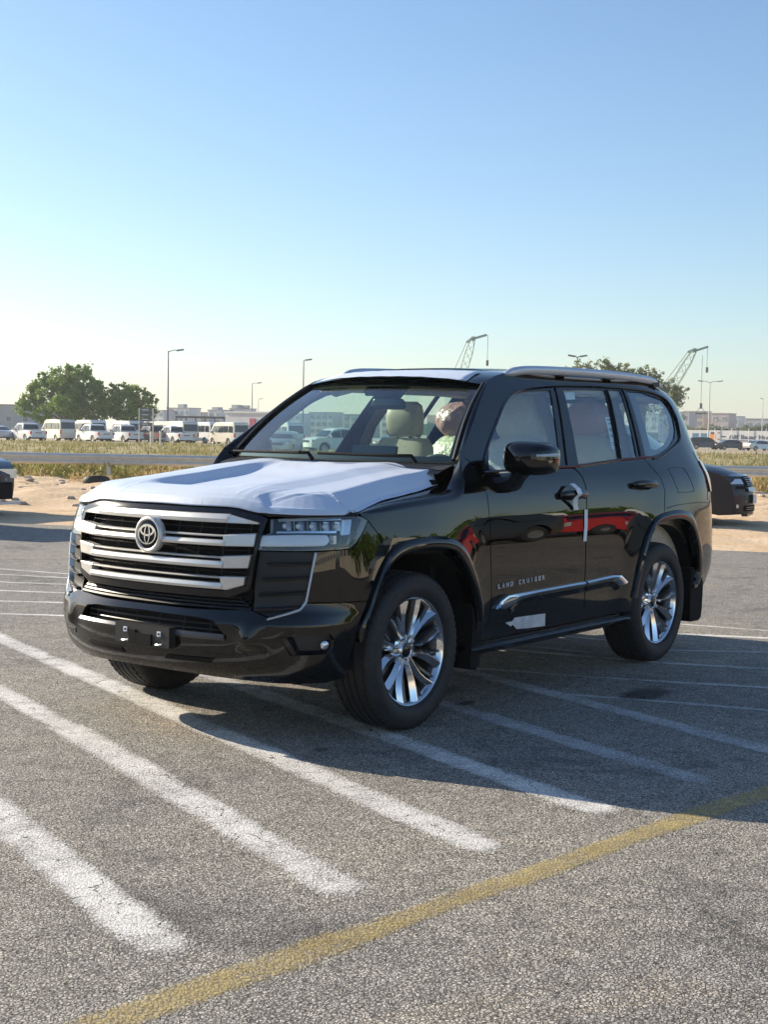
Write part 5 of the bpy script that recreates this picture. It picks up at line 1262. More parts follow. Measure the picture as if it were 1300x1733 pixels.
V('van','white',148,-27.8,HD_,'tall white van behind the third white pickup under the tree','van',rowg)
V('van','cream',149,-24.2,HD_,'cream van behind the brown pickup','van',rowg)
V('van','white',148,-19.4,HD_,'white high-roof van just right of the grey road sign','van',rowg)
V('panel_van','cream',139,-20.9,HD_,'cream panel van with plain sides, left of the minibus','van',rowg)
V('van','cream',139,-15.9,HD_,'cream minibus with a band of side windows, beside the plain panel van','minibus',rowg)
# cars seen through the SUV windows
seen='cars parked beyond the grass, seen through the SUV windows'
for k,(p,kd,a,b,h,lab) in enumerate((('silver','sedan',92,-6.8,.5,'silver car seen through the windscreen glass of the SUV'),('white','wagon',98,-3.6,-.4,'white estate car seen through the windscreen of the SUV'),('black','sedan',105,1.2,2.6,'dark car seen through the middle of the SUV cabin'),('white','sedan',100,5.2,.3,'white saloon seen through the rear door window of the SUV'),('silver','wagon',110,9.5,2.4,'silver estate seen behind the quarter window of the SUV'),('white','van',125,-9.6,HD_,'white minibus hidden in part by the windscreen pillar'),('white','van',128,13.5,HD_,'white van seen through the last side window of the SUV'))):
    V(kd,p,a,b,h,lab,'van' if kd=='van' else 'car')
# right hand rows
V('sedan','black',198,49.0,radians(130),'dark car parked left of the covered white car, in front of the long white banner','car')
V('wagon','black',200,45.6,radians(125),'dark estate car parked nearest the black SUV, below the orange end of the banner','car')
V('sedan','silver',193,51.6,radians(150),'silver saloon parked in front of the long white banner','car')
V('sedan','white',197,54.9,radians(140),'white car at the right edge of the picture, beyond the grass','car')
# red and white cars standing to the left of the SUV, mirrored in its doors
V('sedan','red',0,0,0,'red saloon standing off to the side of the SUV, mirrored in its doors','car').location=(-15.2,8.8,0)
V('sedan','red',0,0,.06,'second red saloon beside the SUV, mirrored in its rear door','car').location=(-20.0,9.0,0)
V('wagon','black',0,0,0,'black estate standing off to the side of the SUV, mirrored in its front door','car').location=(-10.2,8.7,0)
V('wagon','cream',0,0,.1,'cream off-road car standing behind the photographer, mirrored in the front wing','car').location=(-4.6,8.2,0)
V('wagon','white',0,0,.0,'white estate car standing behind the photographer, mirrored in the front wing','car').location=(-13.5,13.6,0)
V('van','white',0,0,.05,'white minibus standing far off to the side of the SUV, mirrored in its doors','van').location=(-21.5,15.0,0)
V('van','cream',0,0,.05,'cream van standing far off to the side of the SUV, mirrored in its rear door','van').location=(-43,22.5,0)
# low buildings on that side
cream=varied('cream_wall',(.52,.47,.38),(.60,.55,.45),.6,.9)
def block(name,loc,rz,size,wall,nx,nz,label,cat,wc=(.10,.13,.15),roofc=(.32,.30,.28),ww=.5,wh=.5,group=None,faces=(0,),z0=.8,parapet=True):
    root=empty(name,loc,rz,label,cat,group);L,D,H=size
    mb=MB();mb.box((0,0,H/2-.5),(L/2,D/2,H/2+.5));mb.build('wall',wall,root,smooth=False)
    rm=mat('roof_edge',roofc,.8)
    if parapet:
        mb=MB();mb.box((0,0,H+.12),(L/2+.15,D/2+.15,.12));mb.build('roof',rm,root,smooth=False)
    gm_=mat('window_dark',wc,.25);fr=mat('window_surround',(.6,.6,.58),.8)
    pw=L/nx;ph=(H-z0)/nz
    base=None
    for f in faces:
        for i in range(nx):
            for k in range(nz):
                sgn=-1 if f==0 else 1
                c=(-L/2+pw*(i+.5),sgn*(D/2+.02),z0+ph*(k+.45));
                if base is None:
                    mb=MB();mb.box((0,0,0),(pw*ww/2+.10,.05,ph*wh/2+.10));o=mb.build('window',fr,root,smooth=False);mb=MB();mb.box((0,0,0),(pw*ww/2,.07,ph*wh/2));p=mb.build('pane',gm_,o,smooth=False);base=o
                else:
                    o=base.copy();col.objects.link(o);o.parent=root;p=base.children[0].copy();col.objects.link(p);p.parent=o
                o.location=c
    return root
wall_w=varied('white_render',(.56,.56,.56),(.64,.63,.62),.3,.9);wall_p=varied('pink_render',(.46,.36,.34),(.52,.42,.40),.3,.9);wall_g=varied('grey_render',(.36,.37,.38),(.44,.44,.44),.3,.9);wall_b=varied('beige_render',(.40,.35,.28),(.46,.40,.33),.3,.9)
block('low_building',(-30,58,0),radians(4),(60,12,4.2),cream,18,1,'long cream building with dark shop windows, standing far behind the photographer','building',faces=(0,),ww=.7,wh=.6)
block('low_building',(25,48,0),radians(-6),(40,12,5.0),cream,14,2,'cream two-storey building behind the photographer','building',faces=(0,),ww=.6,wh=.5)
block('low_building',(60,-8,0),radians(95),(50,12,6.0),cream,16,2,'cream two-storey building across the lot facing the front of the SUV','building',faces=(0,1),ww=.6,wh=.5)
# ---------------- far buildings -------------------------------------------------------------
AX=atan2(GR.y,GR.x)
def far(a,b,size,wall,nx,nz,label,z=0,**k): return block('apartment_block' if nz>1 else 'low_building',G(a,b,z),AX+k.pop('rz',0),size,wall,nx,nz,label,'building',**k)
far(250,-66.5,(9,12,5.0),wall_g,3,1,'grey warehouse at the left edge behind the vehicle row',wc=(.2,.2,.2),ww=.3,wh=.2)
far(252,-60.5,(5,14,4.6),wall_g,2,1,'grey gabled shed right of the warehouse, left of the big tree',ww=.2,wh=.2)
far(247,-64.2,(2.6,3,4.4),wall_b,1,1,'small beige sunlit building block against the grey warehouse',ww=.2,wh=.2)
apt=[(-68.5,7,7.9,wall_w,3,3,'white apartment block nearest the second tree'),(-65.0,3.2,9.0,wall_p,1,3,'narrow pink apartment tower behind the street lamp'),(-60.5,6.0,8.9,wall_w,3,3,'white apartment block right of the pink tower'),(-55.3,4.4,7.6,wall_g,2,3,'grey apartment block in the middle of the far row'),(-50.6,5.2,8.4,wall_w,2,3,'white apartment block with flat brown roof'),(-44.6,6.2,9.2,wall_w,3,3,'tallest white apartment block above the dark canopy'),(-38.8,5.0,7.2,wall_g,2,3,'low grey apartment block right of the tallest one'),(-33.6,5.2,8.2,wall_p,3,3,'pinkish apartment block behind the showroom'),(-27.5,6.6,7.6,wall_w,3,3,'white apartment block left of the windscreen pillar'),(-19,9,8.4,wall_w,4,3,'white apartment block seen through the windscreen'),(-8,10,7.8,wall_g,4,3,'grey apartment block seen through the SUV cabin'),(4,11,8.6,wall_w,4,3,'white apartment block seen through the cabin, right'),(18,11,8.0,wall_b,4,3,'beige apartment block seen through the rear side windows'),(34,14,8.6,wall_w,5,3,'white apartment block behind the quarter window')]
for q,(b,L,H,wl,nx,nz,lab) in enumerate(apt): far(420+8*(q%2),b,(L*1.05,5,H*.86),wl,nx,nz,lab,wc=(.20,.25,.29),ww=.5,wh=.5,roofc=(.34,.31,.30),rz=radians(-36))
for b,w_,z in((-62.0,1.6,7.9),(-51.5,2.2,7.2),(-45.6,2.2,8.0),(-43.0,1.4,7.9)):
    mb=MB();mb.box((0,0,.5),(w_/2,1.2,.55));o=mb.build('roof_room',wall_g,None,smooth=False);o.location=G(420,b,z);tag(o,'small grey stair room on an apartment roof in the far row','roof room','roof rooms of the far apartment blocks')
cn=empty('canopy',G(262,-33.2),AX,'long dark open canopy roof in front of the apartment blocks','canopy')
dk=mat('dark_canopy',(.045,.05,.05),.8)
mb=MB();mb.box((0,0,3.75),(6.4,2.5,.18));mb.build('roof',dk,cn,smooth=False);mb=MB();mb.box((0,1.8,1.4),(6.3,.1,1.2));mb.build('back_wall',dk,cn,smooth=False)
for k in range(8): mb=MB();mb.box((-6.2+k*1.77,-2.2,1.9),(.10,.10,1.8));mb.build('post',dk,cn,smooth=False)
for k in range(7): mb=MB();mb.box((-5.3+k*1.77,-1.2,2.6),(.55,.3,.28));mb.build('stored_goods',VP['white'],cn,smooth=False)
sh=block('showroom',G(208,-19.4),AX-radians(36),(8.6,5,4.0),wall_w,1,1,'white flat-roofed showroom with a red sign beside the windscreen pillar','building',ww=.02,wh=.02,roofc=(.62,.61,.58));mb=MB();mb.box((1.2,-2.6,2.7),(.55,.06,.55));mb.build('red_sign',mat('red_sign',(.40,.06,.12),.6),sh,smooth=False)
mb=MB();mb.box((0,-2.56,2.05),(4.2,.1,.05));mb.build('fascia_line',dk,sh,smooth=False)
# right side far buildings
rb=[(100,10,10.4,wall_g,3,3,'grey apartment block above the hedge trees, nearest the SUV'),(108.5,7,10.9,wall_b,2,4,'tan apartment block with stepped roof on the right skyline'),(115.5,6,10.2,wall_p,2,3,'pink-brown apartment block on the right skyline'),(121.5,5,9.4,wall_w,2,3,'white apartment block on the right skyline'),(128.5,8,8.6,wall_g,3,2,'low grey block by the right edge of the picture'),(137,8,8.2,wall_b,3,2,'low beige block cut by the right edge of the picture'),(90,9,9.6,wall_w,3,3,'white block hidden behind the rear of the SUV')]
for q,(b,L,H,wl,nx,nz,lab) in enumerate(rb): far(480+9*(q%2),b,(L*1.1,6,H),wl,nx,nz,lab,wc=(.24,.26,.27),ww=.4,wh=.45,roofc=(.36,.33,.30),rz=radians(-38))
# printed banner fence
bn=empty('banner_fence',G(235,60.2),AX-radians(41),'long white printed banner with dark lettering behind the parked cars on the right','banner fence')
bn.scale=(1.33,1,1);mb=MB();mb.box((0,0,2.0),(9.5,.08,1.0));mb.build('banner_panel',mat('banner_white',(.62,.62,.60),.8),bn,smooth=False)
mb=MB();mb.box((0,-.02,.5),(9.4,.1,.5));mb.build('lower_wall',wall_g,bn,smooth=False)
def flat(x0,x1,z0,z1,c,nm='print'): mb=MB();mb.box(((x0+x1)/2,-.10,(z0+z1)/2),((x1-x0)/2,.015,(z1-z0)/2));mb.build(nm,mat('banner_ink',c,.7),bn,smooth=False)
for x in(-7.3,-6.1): flat(x,x+.85,1.45,2.45,(.05,.17,.28),'blue_panel')
flat(-4.75,-4.1,1.2,2.3,(.75,.28,.06),'orange_figure');flat(-4.7,-4.2,2.3,2.7,(.10,.07,.05),'figure_head')
for x,z in((-5.25,2.0),(-5.25,1.5),(-3.75,2.5),(-3.75,1.4)): flat(x,x+.28,z,z+.2,(.5,.2,.1))
flat(-3.2,-2.6,1.85,2.05,(.05,.06,.08));flat(-3.2,4.2,1.22,1.42,(.16,.17,.20));flat(-3.0,-2.5,1.25,1.45,(.05,.06,.08))
me=text_mesh('Alif Bazar Hotels',.95,.01,1.05,.02);me.materials.clear();me.materials.append(mat('banner_letters',(.05,.07,.12),.7));o=bpy.data.objects.new('banner_lettering',me);col.objects.link(o);o.parent=bn;o.rotation_euler=(radians(90),0,0);o.location=(-2.1,-.11,1.62);o['kind']='stuff'
xs_=[v.co.x for v in me.vertices];o.scale=(6.6/max(xs_),1,1)
for k in range(5):
    mb=MB();mb.tube([(0,0,0),(0,0,3.4)],.05,6);o=mb.build('fence_pole',mpost,bn);o.location=(-4.0+k*2.35,-.3,0)
# ---------------- lamps ------------------------------------------------------------------------
M['pole']=mat('lamp_pole',(.22,.23,.24),.5,.5);M['polew']=mat('pale_lamp_pole',(.52,.52,.48),.5,.3)
def lamp(a,b,h,label,double=False,m='pole',arm=1.0,side=1,r=.12,head=1.0):
    L=empty('street_lamp',G(a,b),AX,label,'street lamp')
    mb=MB();mb.tube([(0,0,-.5),(0,0,h*.5),(0,0,h)],[r,r*.8,r*.55],8);mb.build('pole',M[m],L)
    for s in ((1,-1) if double else (side,)):
        mb=MB();mb.tube([(0,0,h-.15),(s*arm*.5,0,h+.06),(s*arm,0,h+.10)],r*.42,6);mb.build('arm',M[m],L)
        mb=MB();mb.box((s*(arm+.35*head),0,h+.10),(.42*head,.16,.09*head),Matrix.Rotation(radians(-s*9),3,'Y'));mb.build('lamp_head',M[m],L,smooth=False)
lamp(160,-25.3,10.4,'tall grey street lamp right of the second tree, nearest of the left ones')
lamp(265,-25.9,10.4,'street lamp above the left end of the showroom')
lamp(180,-11.0,10.6,'street lamp just above the windscreen pillar of the SUV',arm=.3)
lamp(218,50.2,10.4,'pale twin-arm street lamp on the right, beside the lifting hook',True,'polew',arm=1.2)
lamp(300,80.6,10.3,'thin pale lamp pole near the right edge of the picture',False,'polew',arm=.1,side=-1,head=.8)
lamp(155,20.9,10.3,'twin-head floodlight just above the roof of the SUV, left of the treetops',True,arm=.3)
lamp(380,-35.4,10.0,'small distant lamp right of the one above the showroom',arm=.4,m='polew')
lamp(240,57.6,4.6,'short white lamp pole among the hedge trees on the right',True,'polew',arm=.4,r=.09)
# ---------------- cranes -------------------------------------------------------------------------
M['crane']=mat('pale_green_steel',(.30,.40,.32),.6,.2);M['cable']=mat('cable',(.16,.16,.16),.6,.4)
def crane(a,base,tip,label,jibdir,hook,w0=1.3,ztail=None):
    c=empty('lattice_crane',G(a,base[0]),AX,label,'crane');bx,bz=0,base[1];tx,tz=tip[0]-base[0],tip[1]
    P0=Vector((bx,0,bz));P1=Vector((tx,0,tz));d=(P1-P0);L=d.length;d.normalize();n=Vector((d.z,0,-d.x));N=int(L/1.3)
    mb=MB()
    def wid(t): return w0*(.45+.55*min(1,t*5))*(1 if t<.85 else 1-(t-.85)*3.2)
    co=[]
    for i in range(N+1):
        t=i/N;p=P0+d*L*t;w_=wid(t)/2;co.append([p+n*w_+Vector((0,w_,0)),p-n*w_+Vector((0,w_,0)),p-n*w_-Vector((0,w_,0)),p+n*w_-Vector((0,w_,0))])
    for q in range(4): mb.tube([c_[q] for c_ in co],.085,4)
    mb.build('boom_chord',M['crane'],c,smooth=False)
    mb=MB()
    for i in range(N):
        for q in range(4):
            a_,b_=(co[i][q],co[i+1][(q+1)%4]) if i%2 else (co[i][(q+1)%4],co[i+1][q]);mb.tube([a_,b_],.045,3,cap=False)
    mb.build('boom_lacing',M['crane'],c,smooth=False)
    mb=MB();hd=P1+Vector((jibdir*2.4,0,.5));mb.tube([P1-d*.6,P1+n*jibdir*.4,hd],.22,5);mb.tube([P1-n*.9-d*1.2,P1,P1+n*.5],.25,5);mb.build('boom_head',M['crane'],c,smooth=False)
    mb=MB();back=Vector((bx-2.6-3.5,0,bz));mb.tube([P1-n*.9-d*1.0,P0.lerp(P1,.45)+Vector((-1.9,0,.7)),back],.06,4);mb.build('pendant_rope',M['cable'],c,smooth=False)
    for hx,hz0,hz1 in hook:
        mb=MB();mb.tube([(hx,0,hz0),(hx,0,hz1)],.045,4);mb.build('hoist_rope',M['cable'],c,smooth=False)
        mb=MB();mb.box((hx,0,hz1-.3),(.22,.15,.5));mb.build('hook_block',M['cable'],c,smooth=False)
    mb=MB();mb.box((0,0,1.6),(2.6,1.6,.9));mb.box((-3,0,2.2),(1.2,1.5,1.0));mb.build('cab',M['crane'],c,smooth=False)
    mb=MB();mb.box((0,-1.3,.5),(3,.5,.5));mb.box((0,1.3,.5),(3,.5,.5));mb.build('crawler_track',M['dull'],c,smooth=False)
    return c
c1=crane(250,(10.2,1.5),(15.0,18.8),'left lattice boom crane rising behind the roof of the SUV',1,[(7.4,19.3,14.6)])
c2=crane(260,(47.6,1.5),(56.9,18.1),'right lattice boom crane whose hook hangs beside the twin-arm lamp',1,[(10.7,17.0,7.9),(11.6,18.4,14.6)])
mb=MB();mb.tube([(10.7,0,7.6),(9.9,0,6.4)],.04,4);mb.tube([(10.7,0,7.6),(11.5,0,6.4)],.04,4);mb.box((10.7,0,6.2),(1.1,.15,.13));mb.build('lifting_beam',M['cable'],c2,smooth=False)
# lamp right beside crane 1 at the roof line
lamp(200,13.2,9.6,'twin-arm street lamp head just over the SUV roof below the left crane',True,'pole',arm=.5)
# ---------------- vegetation ---------------------------------------------------------------------------
def leafmat(name,c1,c2):
    m=mat(name,c1,.6,0,.3);n=noise(m,.9,3,.6);r=ramp(m,n.outputs['Fac'],[(.35,c1),(.65,c2)]);lk(m,r.outputs[0],bsdf(m).inputs['Base Color'])
    bsdf(m).inputs['Subsurface Weight'].default_value=0
    t=nd(m,'ShaderNodeBsdfTranslucent');lk(m,r.outputs[0],t.inputs[0]);mx=nd(m,'ShaderNodeMixShader');mx.inputs[0].default_value=.30
    o=m.node_tree.nodes['Material Output'];lk(m,bsdf(m).outputs[0],mx.inputs[1]);lk(m,t.outputs[0],mx.inputs[2]);lk(m,mx.outputs[0],o.inputs[0]);return m
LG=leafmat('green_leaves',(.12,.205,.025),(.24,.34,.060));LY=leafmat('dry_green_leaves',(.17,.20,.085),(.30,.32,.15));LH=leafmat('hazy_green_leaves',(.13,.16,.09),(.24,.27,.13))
bark=varied('bark',(.10,.075,.05),(.16,.12,.08),4,.95)
def tree(a,b,clumps,label,m,seed,leaf=.34,dens=1.0,trunk_h=2.0,name='broadleaf_tree',group=None,scatter=.9):
    rnd=random.Random(seed);root=empty(name,G(a,b),AX,label,'tree',group)
    mb=MB();cz=max(c[2] for c in clumps)
    mb.tube([(0,0,-.3),(.05,0,trunk_h*.6),(0,.1,trunk_h*1.3)],[.32,.24,.18],8);mb.build('trunk',bark,root)
    for (cx,cy,cz_,r) in clumps[:10]:
        mb=MB();mb.tube([(0,.05,trunk_h*.9),(cx*.45,cy*.45,trunk_h+(cz_-trunk_h)*.4),(cx*.9,cy*.9,cz_)],[.14,.09,.03],5);mb.build('limb',bark,root)
    mb=MB()
    for (cx,cy,cz_,r) in clumps:
        sub=[]
        for _ in range(int(9*r)+3):
            th=rnd.uniform(0,2*pi);ph=math.acos(rnd.uniform(-1,1));rr=r*rnd.uniform(.55,1.05)
            sub.append((cx+rr*sin(ph)*cos(th),cy+rr*sin(ph)*sin(th),cz_+rr*.85*cos(ph),r*rnd.uniform(.22,.40)))
        for (sx,sy,sz,sr) in sub:
            for _ in range(int(34*dens*(sr/.4)**1.5)+8):
                g=[rnd.gauss(0,.5) for _ in range(3)];p=Vector((sx+g[0]*sr,sy+g[1]*sr,sz+g[2]*sr*.9))
                s=leaf*rnd.uniform(.5,1.15);u=Vector([rnd.gauss(0,1) for _ in range(3)]).normalized();v=u.cross(Vector([rnd.gauss(0,1) for _ in range(3)])).normalized()
                i=[mb.add(p+u*s*.5),mb.add(p+v*s*.28+u*s*.05),mb.add(p-u*s*.5),mb.add(p-v*s*.28)];mb.face(*i)
    mb.build('crown',m,root,smooth=False);return root
T1=[(0,0,5.2,2.3),(-2.6,0,5.2,1.8),(2.6,0,5.2,1.9),(-4.0,.3,4.2,1.4),(4.2,-.3,4.4,1.5),(-1.8,.5,6.9,1.5),(1.6,-.4,7.2,1.5),(-3.9,0,5.9,1.0),(.2,1.5,4.0,2.2),(.3,-1.6,4.0,2.2),(-5.0,-.5,3.4,1.0),(4.9,.2,3.3,1.3),(-2.4,-1.2,3.1,1.4),(2.4,1.0,3.0,1.4),(.2,0,7.6,1.2),(3.2,.4,6.3,1.0),(-3.1,.6,7.1,.7),(1.5,.0,8.1,.7),(-4.9,.1,4.6,.8),(5.4,0,4.6,.8)]
tree(163,-37.6,T1,'largest dark green broadleaf tree on the left, above the row of pickups',LG,3,leaf=.42,dens=1.25)
T2=[(0,0,4.3,1.9),(-1.9,0,4.6,1.4),(1.8,0,4.2,1.4),(.5,.4,5.7,1.1),(-1.4,.3,5.9,.8),(2.6,0,4.9,.8),(2.9,-.2,3.4,.9),(-2.4,.4,3.3,1.2),(0,1,3.0,1.5),(1.2,-1,3.0,1.3),(1.9,.1,5.7,.6),(-.3,0,6.2,.5),(3.2,.1,4.6,.5)]
tree(161,-30.3,T2,'smaller green broadleaf tree between the largest tree and the tall street lamp',LG,5,leaf=.40,dens=1.1,name='broadleaf_tree')
def row_tree(b,h,label,seed,w=1.9,a=150,m=LY,d=.30,group='treetops showing above the SUV roof'):
    rnd=random.Random(seed);cl=[(rnd.uniform(-w,w)*.8,rnd.uniform(-1,1),h-1.2-abs(rnd.gauss(0,1.3)),rnd.uniform(.6,1.0)) for _ in range(11)]+[(0,0,h-1.0,.8),(0,0,h-3.2,1.5),(.4,.3,h-4.6,1.4)]
    tree(a,b,cl,label,m,seed,leaf=.34,dens=d,trunk_h=h*.4,group=group,name='thin_crown_tree')
for b,h,lab in((21.0,9.9,'thin-crowned tree right of the twin floodlight above the SUV roof'),(23.6,10.3,'tallest thin-crowned tree above the SUV roof'),(26.0,9.9,'thin-crowned tree in the middle of the group above the SUV'),(28.3,9.6,'thin-crowned tree above the rear end of the SUV roof'),(31.2,8.2,'lowest thin-crowned tree, beside the boom of the right crane')):
    row_tree(b-.8,h+.05,lab,int(b*10),1.6)
for k,(b,h) in enumerate(((70.5,4.6),(73.6,5.0),(76.9,4.2),(80.6,5.2),(84.6,5.4),(88.6,4.2),(66,5))):
    rnd=random.Random(80+k);cl=[(rnd.uniform(-2.2,2.2),rnd.uniform(-1,1),h-1.3-abs(rnd.gauss(0,.8)),rnd.uniform(.9,1.4)) for _ in range(8)]+[(0,0,2.2,2.0)]
    tree(310,b,cl,['bushy tree nearest the SUV behind the banner','second bushy tree behind the banner, by the pale lamp','bushy tree left of the short lamp behind the banner','bushy tree in the middle behind the banner','tallest bushy tree behind the banner','bushy tree at the right end behind the banner','bushy tree hidden behind the rear of the SUV'][k],LH,90+k,leaf=.55,dens=.6,trunk_h=1.5,group='bushy trees behind the banner')
# dry grass and scrub
def grassmat():
    m=mat('dry_grass',(.3,.26,.1),.9,0,.15);tc=nd(m,'ShaderNodeTexCoord');n=noise(m,.25,6,.65,vec=tc.outputs['Object']);r=ramp(m,n.outputs['Fac'],[(.32,(.12,.135,.045)),(.45,(.23,.215,.08)),(.58,(.36,.30,.13)),(.74,(.48,.38,.20))]);lk(m,r.outputs[0],bsdf(m).inputs['Base Color'])
    t=nd(m,'ShaderNodeBsdfTranslucent');lk(m,r.outputs[0],t.inputs[0]);mx=nd(m,'ShaderNodeMixShader');mx.inputs[0].default_value=.35;o=m.node_tree.nodes['Material Output'];lk(m,bsdf(m).outputs[0],mx.inputs[1]);lk(m,t.outputs[0],mx.inputs[2]);lk(m,mx.outputs[0],o.inputs[0]);return m
GM=grassmat()
gf=varied('grass_floor',(.24,.20,.08),(.36,.29,.13),.4,.95,detail=8)
mb=MB();rows=[]
for a in [39+i*1.6 for i in range(58)]: rows.append([ (lambda p:(p[0],p[1],-.02+.05+.22*fbm(p[0]*.5,p[1]*.5,4,21)*sstep(39,42,a)))(G(a,b)) for b in [(-.34+.68*j/70)*a*1.15 for j in range(71)]])
mb.grid(rows);o=mb.build('grass_floor',gf,None,autosharp=None);tag(o,kind='structure')
rnd=random.Random(11);mb=MB();n=0
while n<52000:
    t=rnd.random()**1.7;a=37.6+ (126-37.6)*t;b=rnd.uniform(-.315,.33)*a
    p=G(a,b);d=fbm(p[0]*.45,p[1]*.45,3,31)
    if rnd.random()>sstep(.34,.60,d)+.05: n+=.3;continue
    if a<39.4 and rnd.random()>.5*sstep(.4,.6,d): n+=.2;continue
    h=(.07+.29*rnd.random()**2.2)*(.45+1.0*d)*(1 if a<60 else 1.15);w_=.010+.00042*a;th=rnd.uniform(0,pi);ln=rnd.gauss(0,.25)*h;z0=.02+.20*fbm(p[0]*.5,p[1]*.5,4,21)*sstep(39,42,a)
    ux,uy=cos(th)*w_,sin(th)*w_;i=[mb.add((p[0]-ux,p[1]-uy,z0-.04)),mb.add((p[0]+ux,p[1]+uy,z0-.04)),mb.add((p[0]+ln,p[1]+rnd.gauss(0,.2)*h,z0+h))];mb.face(*i);n+=1
o=mb.build('dry_grass',GM,None,smooth=False);tag(o,kind='stuff')
# scrub along the rail, as separate bushes
SC=leafmat('scrub_green',(.16,.17,.035),(.34,.31,.10));SD=leafmat('scrub_dry',(.46,.34,.15),(.58,.44,.22))
rnd=random.Random(5);bi=0
protos=[]
for v in range(4):
    mb=MB()
    for _ in range(330):
        th=rnd.uniform(0,2*pi);r=rnd.random()**.6*.55;h=rnd.uniform(.15,.55)*(1-.5*(r/.55)**2);p=Vector((r*cos(th),r*sin(th)*.8,h*rnd.random()))
        u=Vector((rnd.gauss(0,.4)+p.x*.8,rnd.gauss(0,.4)+p.y*.8,1)).normalized();s=rnd.uniform(.06,.17);vv=u.cross(Vector((rnd.gauss(0,1),rnd.gauss(0,1),0))).normalized()
        i=[mb.add(p),mb.add(p+u*s*.5+vv*s*.11),mb.add(p+u*s),mb.add(p+u*s*.5-vv*s*.11)];mb.face(*i)
    protos.append(mb.mesh('scrub',SC if v<3 else SD,smooth=False))
def scrub(a,b,s,v,sz=1):
    o=bpy.data.objects.new('scrub_bush',protos[v]);col.objects.link(o);o.location=G(a,b,.0);o.scale=(s,s,s*sz);o.rotation_euler=(0,0,rnd.uniform(0,6.28))
    return tag(o,'low dry scrub bush at the foot of the guard rail','bush','scrub bushes along the guard rail')
for k in range(58):
    b=-12.5+k*.235*(1 if k<58 else 1);a=39.0+rnd.uniform(-.6,2.6)
    if a<38.5: a=38.6
    scrub(a,b,rnd.uniform(.8,1.7),rnd.choice((0,0,1,2,3)),rnd.uniform(.7,1.1))
for k in range(26): scrub(39+rnd.uniform(-.3,2.6),8.3+k*.21,rnd.uniform(.9,1.7),rnd.choice((0,1,2,3,3)),rnd.uniform(.6,1.0))
for b in(-8.0,-7.4,-6.3,-5.1,-9.4,-4.2): scrub(37.0+rnd.uniform(-.4,.4),b,rnd.uniform(.6,1.0),3,.8)
# stones on the churned sand
rk=varied('pale_stone',(.42,.33,.24),(.55,.46,.36),3,.9);rnd=random.Random(8)
me=None
for k in range(70):
    a=rnd.uniform(26,37.5);b=rnd.choice((rnd.uniform(-.30,-.20),rnd.uniform(.2,.31)))*a
    if me is None:
        mb=MB();rr=[]
        for i in range(5):
            th=pi*i/4;rr.append([(sin(th)*cos(2*pi*j/7)*(1+.2*sin(j*2.1+i)),sin(th)*sin(2*pi*j/7)*(1-.2*cos(j*1.7)),cos(th)*.55) for j in range(7)])
        mb.grid(rr,closev=True);me=mb.mesh('stone',rk,smooth=False)
    o=bpy.data.objects.new('stone',me);col.objects.link(o);p=G(a,b);s=rnd.uniform(.03,.11);o.scale=(s,s*rnd.uniform(.6,1.3),s);o.location=(p[0],p[1],sand_h(p[0],p[1])+.01);o.rotation_euler=(0,0,rnd.uniform(0,6));tag(o,'small pale stone on the churned sand before the guard rail','stone','stones scattered on the sand')
# ---------------- the two nearer cars -----------------------------------------------------------------------
lc=vehicle('sedan',VP['teal'],(-7.35,-16.10,0),radians(86),'dark teal car whose nose enters at the left edge, standing on the sand','car')
mb=MB();mb.box((2.33,0,.42),(.06,.62,.14));mb.build('lower_grille',M['dull'],lc,smooth=False)
mb=MB();mb.box((2.41,0,.22),(.05,.72,.025));mb.build('front_lip',M['rail'],lc,smooth=False)
mv=vehicle('minivan',VP['dark'],(-15.35,-6.75,0),radians(104.5),'dark purple-grey minivan on the sand behind the SUV, nose to the right','minivan')
for o in list(mv.children):
    if o.name.startswith(('grille','headlight')): bpy.data.objects.remove(o)
NB=.26
def ar(x,t): return x+.12*(1-t*t)
def fpatch(name,m,t0,t1,z0,z1,xo,n=8,xs=None):
    mb=MB();rows=[]
    for i in range(n+1):
        t=t0+(t1-t0)*i/n;r=[]
        for z in(z0,z1):
            xx=cr([(.20,2.44),(.50,2.44),(.70,2.40),(.86,2.30),(1.0,1.9)],z);y=.87-.17*min(1,max(0,(xx-2.4+.55+2.4-2.4))/.55)**2 if False else .57
            r.append((xx+NB*(1-t*t)+xo-.10*max(0,abs(t)-1),y*t,z))
        rows.append(r)
    mb.grid(rows);return mb.build(name,m,mv,autosharp=None)
fpatch('grille',M['dull'],-.50,.50,.70,.86,.020)
for z in(.715,.745,.775,.805,.835): fpatch('grille_bar',M['rail'],-.48,.48,z,z+.009,.030)
fpatch('chrome_bar',M['chrome'],-.95,.95,.875,.895,.03,16)
fpatch('chrome_bar',M['rail'],-.5,.5,.61,.68,.035)
fpatch('number_plate',M['white_paper'],-.30,.30,.40,.56,.045)
fpatch('lower_grille',M['dull'],-.62,.62,.27,.37,.012)
for z in(.30,.335): fpatch('lower_bar',M['hub'],-.60,.60,z,z+.008,.022)
for sg in(-1,1):
    fpatch('headlight',M['vhead'],sg*.60,sg*1.02,.735,.82,.014);fpatch('headlight_trim',M['dull'],sg*.55,sg*.9,.655,.70,.012)
    mb=MB();mb.box((2.50,sg*.52,.36),(.02,.03,.03));mb.build('fog_lamp',M['vhead'],mv,smooth=False)
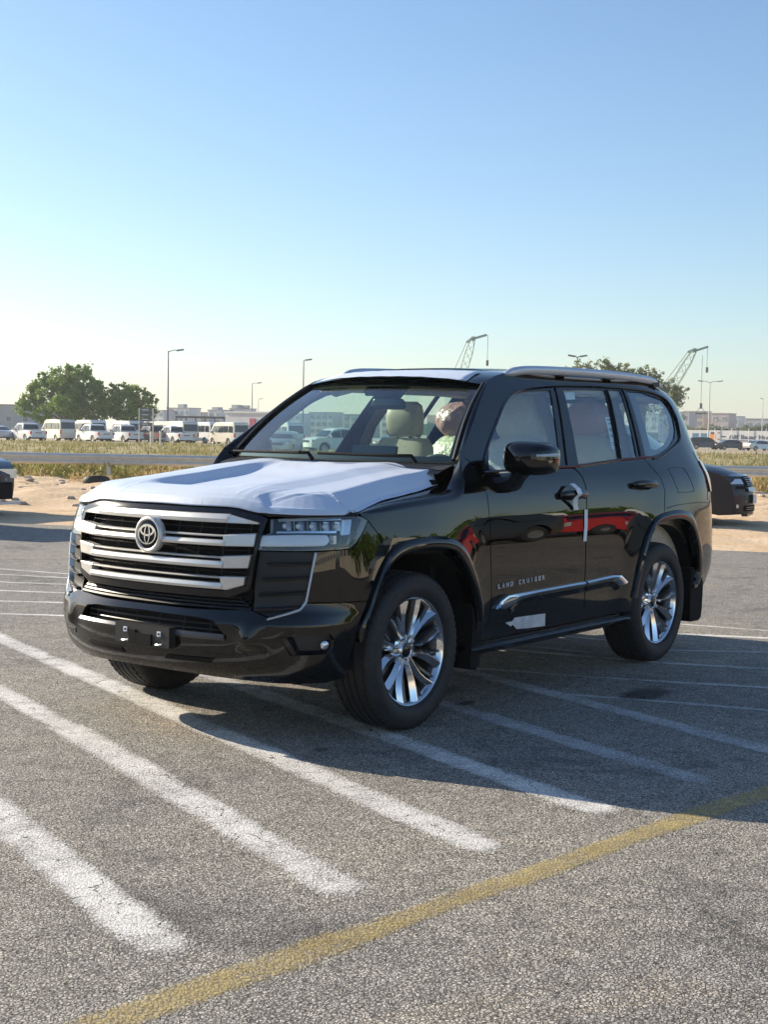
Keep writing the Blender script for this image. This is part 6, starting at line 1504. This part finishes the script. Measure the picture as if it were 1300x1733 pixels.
mb=MB();mb.lathe([(0,.05),(.02,.05),(.03,.001)],20,'x',c=(2.62,0,.80));mb.build('badge',M['chrome'],mv)
mb=MB();mb.box((2.60,0,.205),(.05,.40,.02));mb.build('front_lip',VP['dark'],mv,smooth=False)
# light truck just outside the left of the view, whose shadow crosses the lot
vehicle('van',VP['white'],(-4.9,-15.2,0),radians(92),'white van parked on the lot just out of view to the left','van')

# hedge and shade trees on the far side of the road behind the photographer (mirrored in the paint)
for k in range(9):
    rnd=random.Random(200+k);x=-64+k*7.0;h=4.4+rnd.random()*1.4
    root=empty('roadside_tree',(x,31+rnd.random()*3,0),0,'dense roadside tree behind the photographer, mirrored in the SUV doors','tree','roadside trees mirrored in the SUV paint')
    mb=MB();mb.tube([(0,0,-.2),(0,0,2)],[.25,.16],6);mb.build('trunk',bark,root)
    mb=MB()
    for _ in range(1500):
        th=rnd.uniform(0,2*pi);ph=math.acos(rnd.uniform(-1,1));r=rnd.random()**.4;p=Vector((4.2*r*sin(ph)*cos(th),1.6*r*sin(ph)*sin(th),h*.55+h*.42*r*cos(ph)+.3*sin(th*5)));s=rnd.uniform(.35,.8);u=Vector([rnd.gauss(0,1) for _ in range(3)]).normalized();v=u.cross(Vector([rnd.gauss(0,1) for _ in range(3)])).normalized()
        mb.face(mb.add(p+u*s*.5),mb.add(p+v*s*.3),mb.add(p-u*s*.5),mb.add(p-v*s*.3))
    mb.build('crown',LG,root,smooth=False)
# air
hz=bpy.data.materials.new('haze_air');hz.use_nodes=True;hz.node_tree.nodes.clear();o_=hz.node_tree.nodes.new('ShaderNodeOutputMaterial');pv=hz.node_tree.nodes.new('ShaderNodeVolumePrincipled')
pv.inputs['Color'].default_value=(.90,.93,.96,1);pv.inputs['Density'].default_value=.00042;pv.inputs['Anisotropy'].default_value=.2
hz.node_tree.links.new(pv.outputs[0],o_.inputs['Volume'])
mb=MB();mb.box((0,0,12),(2600,2600,13.2));o=mb.build('haze',hz,None,smooth=False);tag(o,kind='stuff')
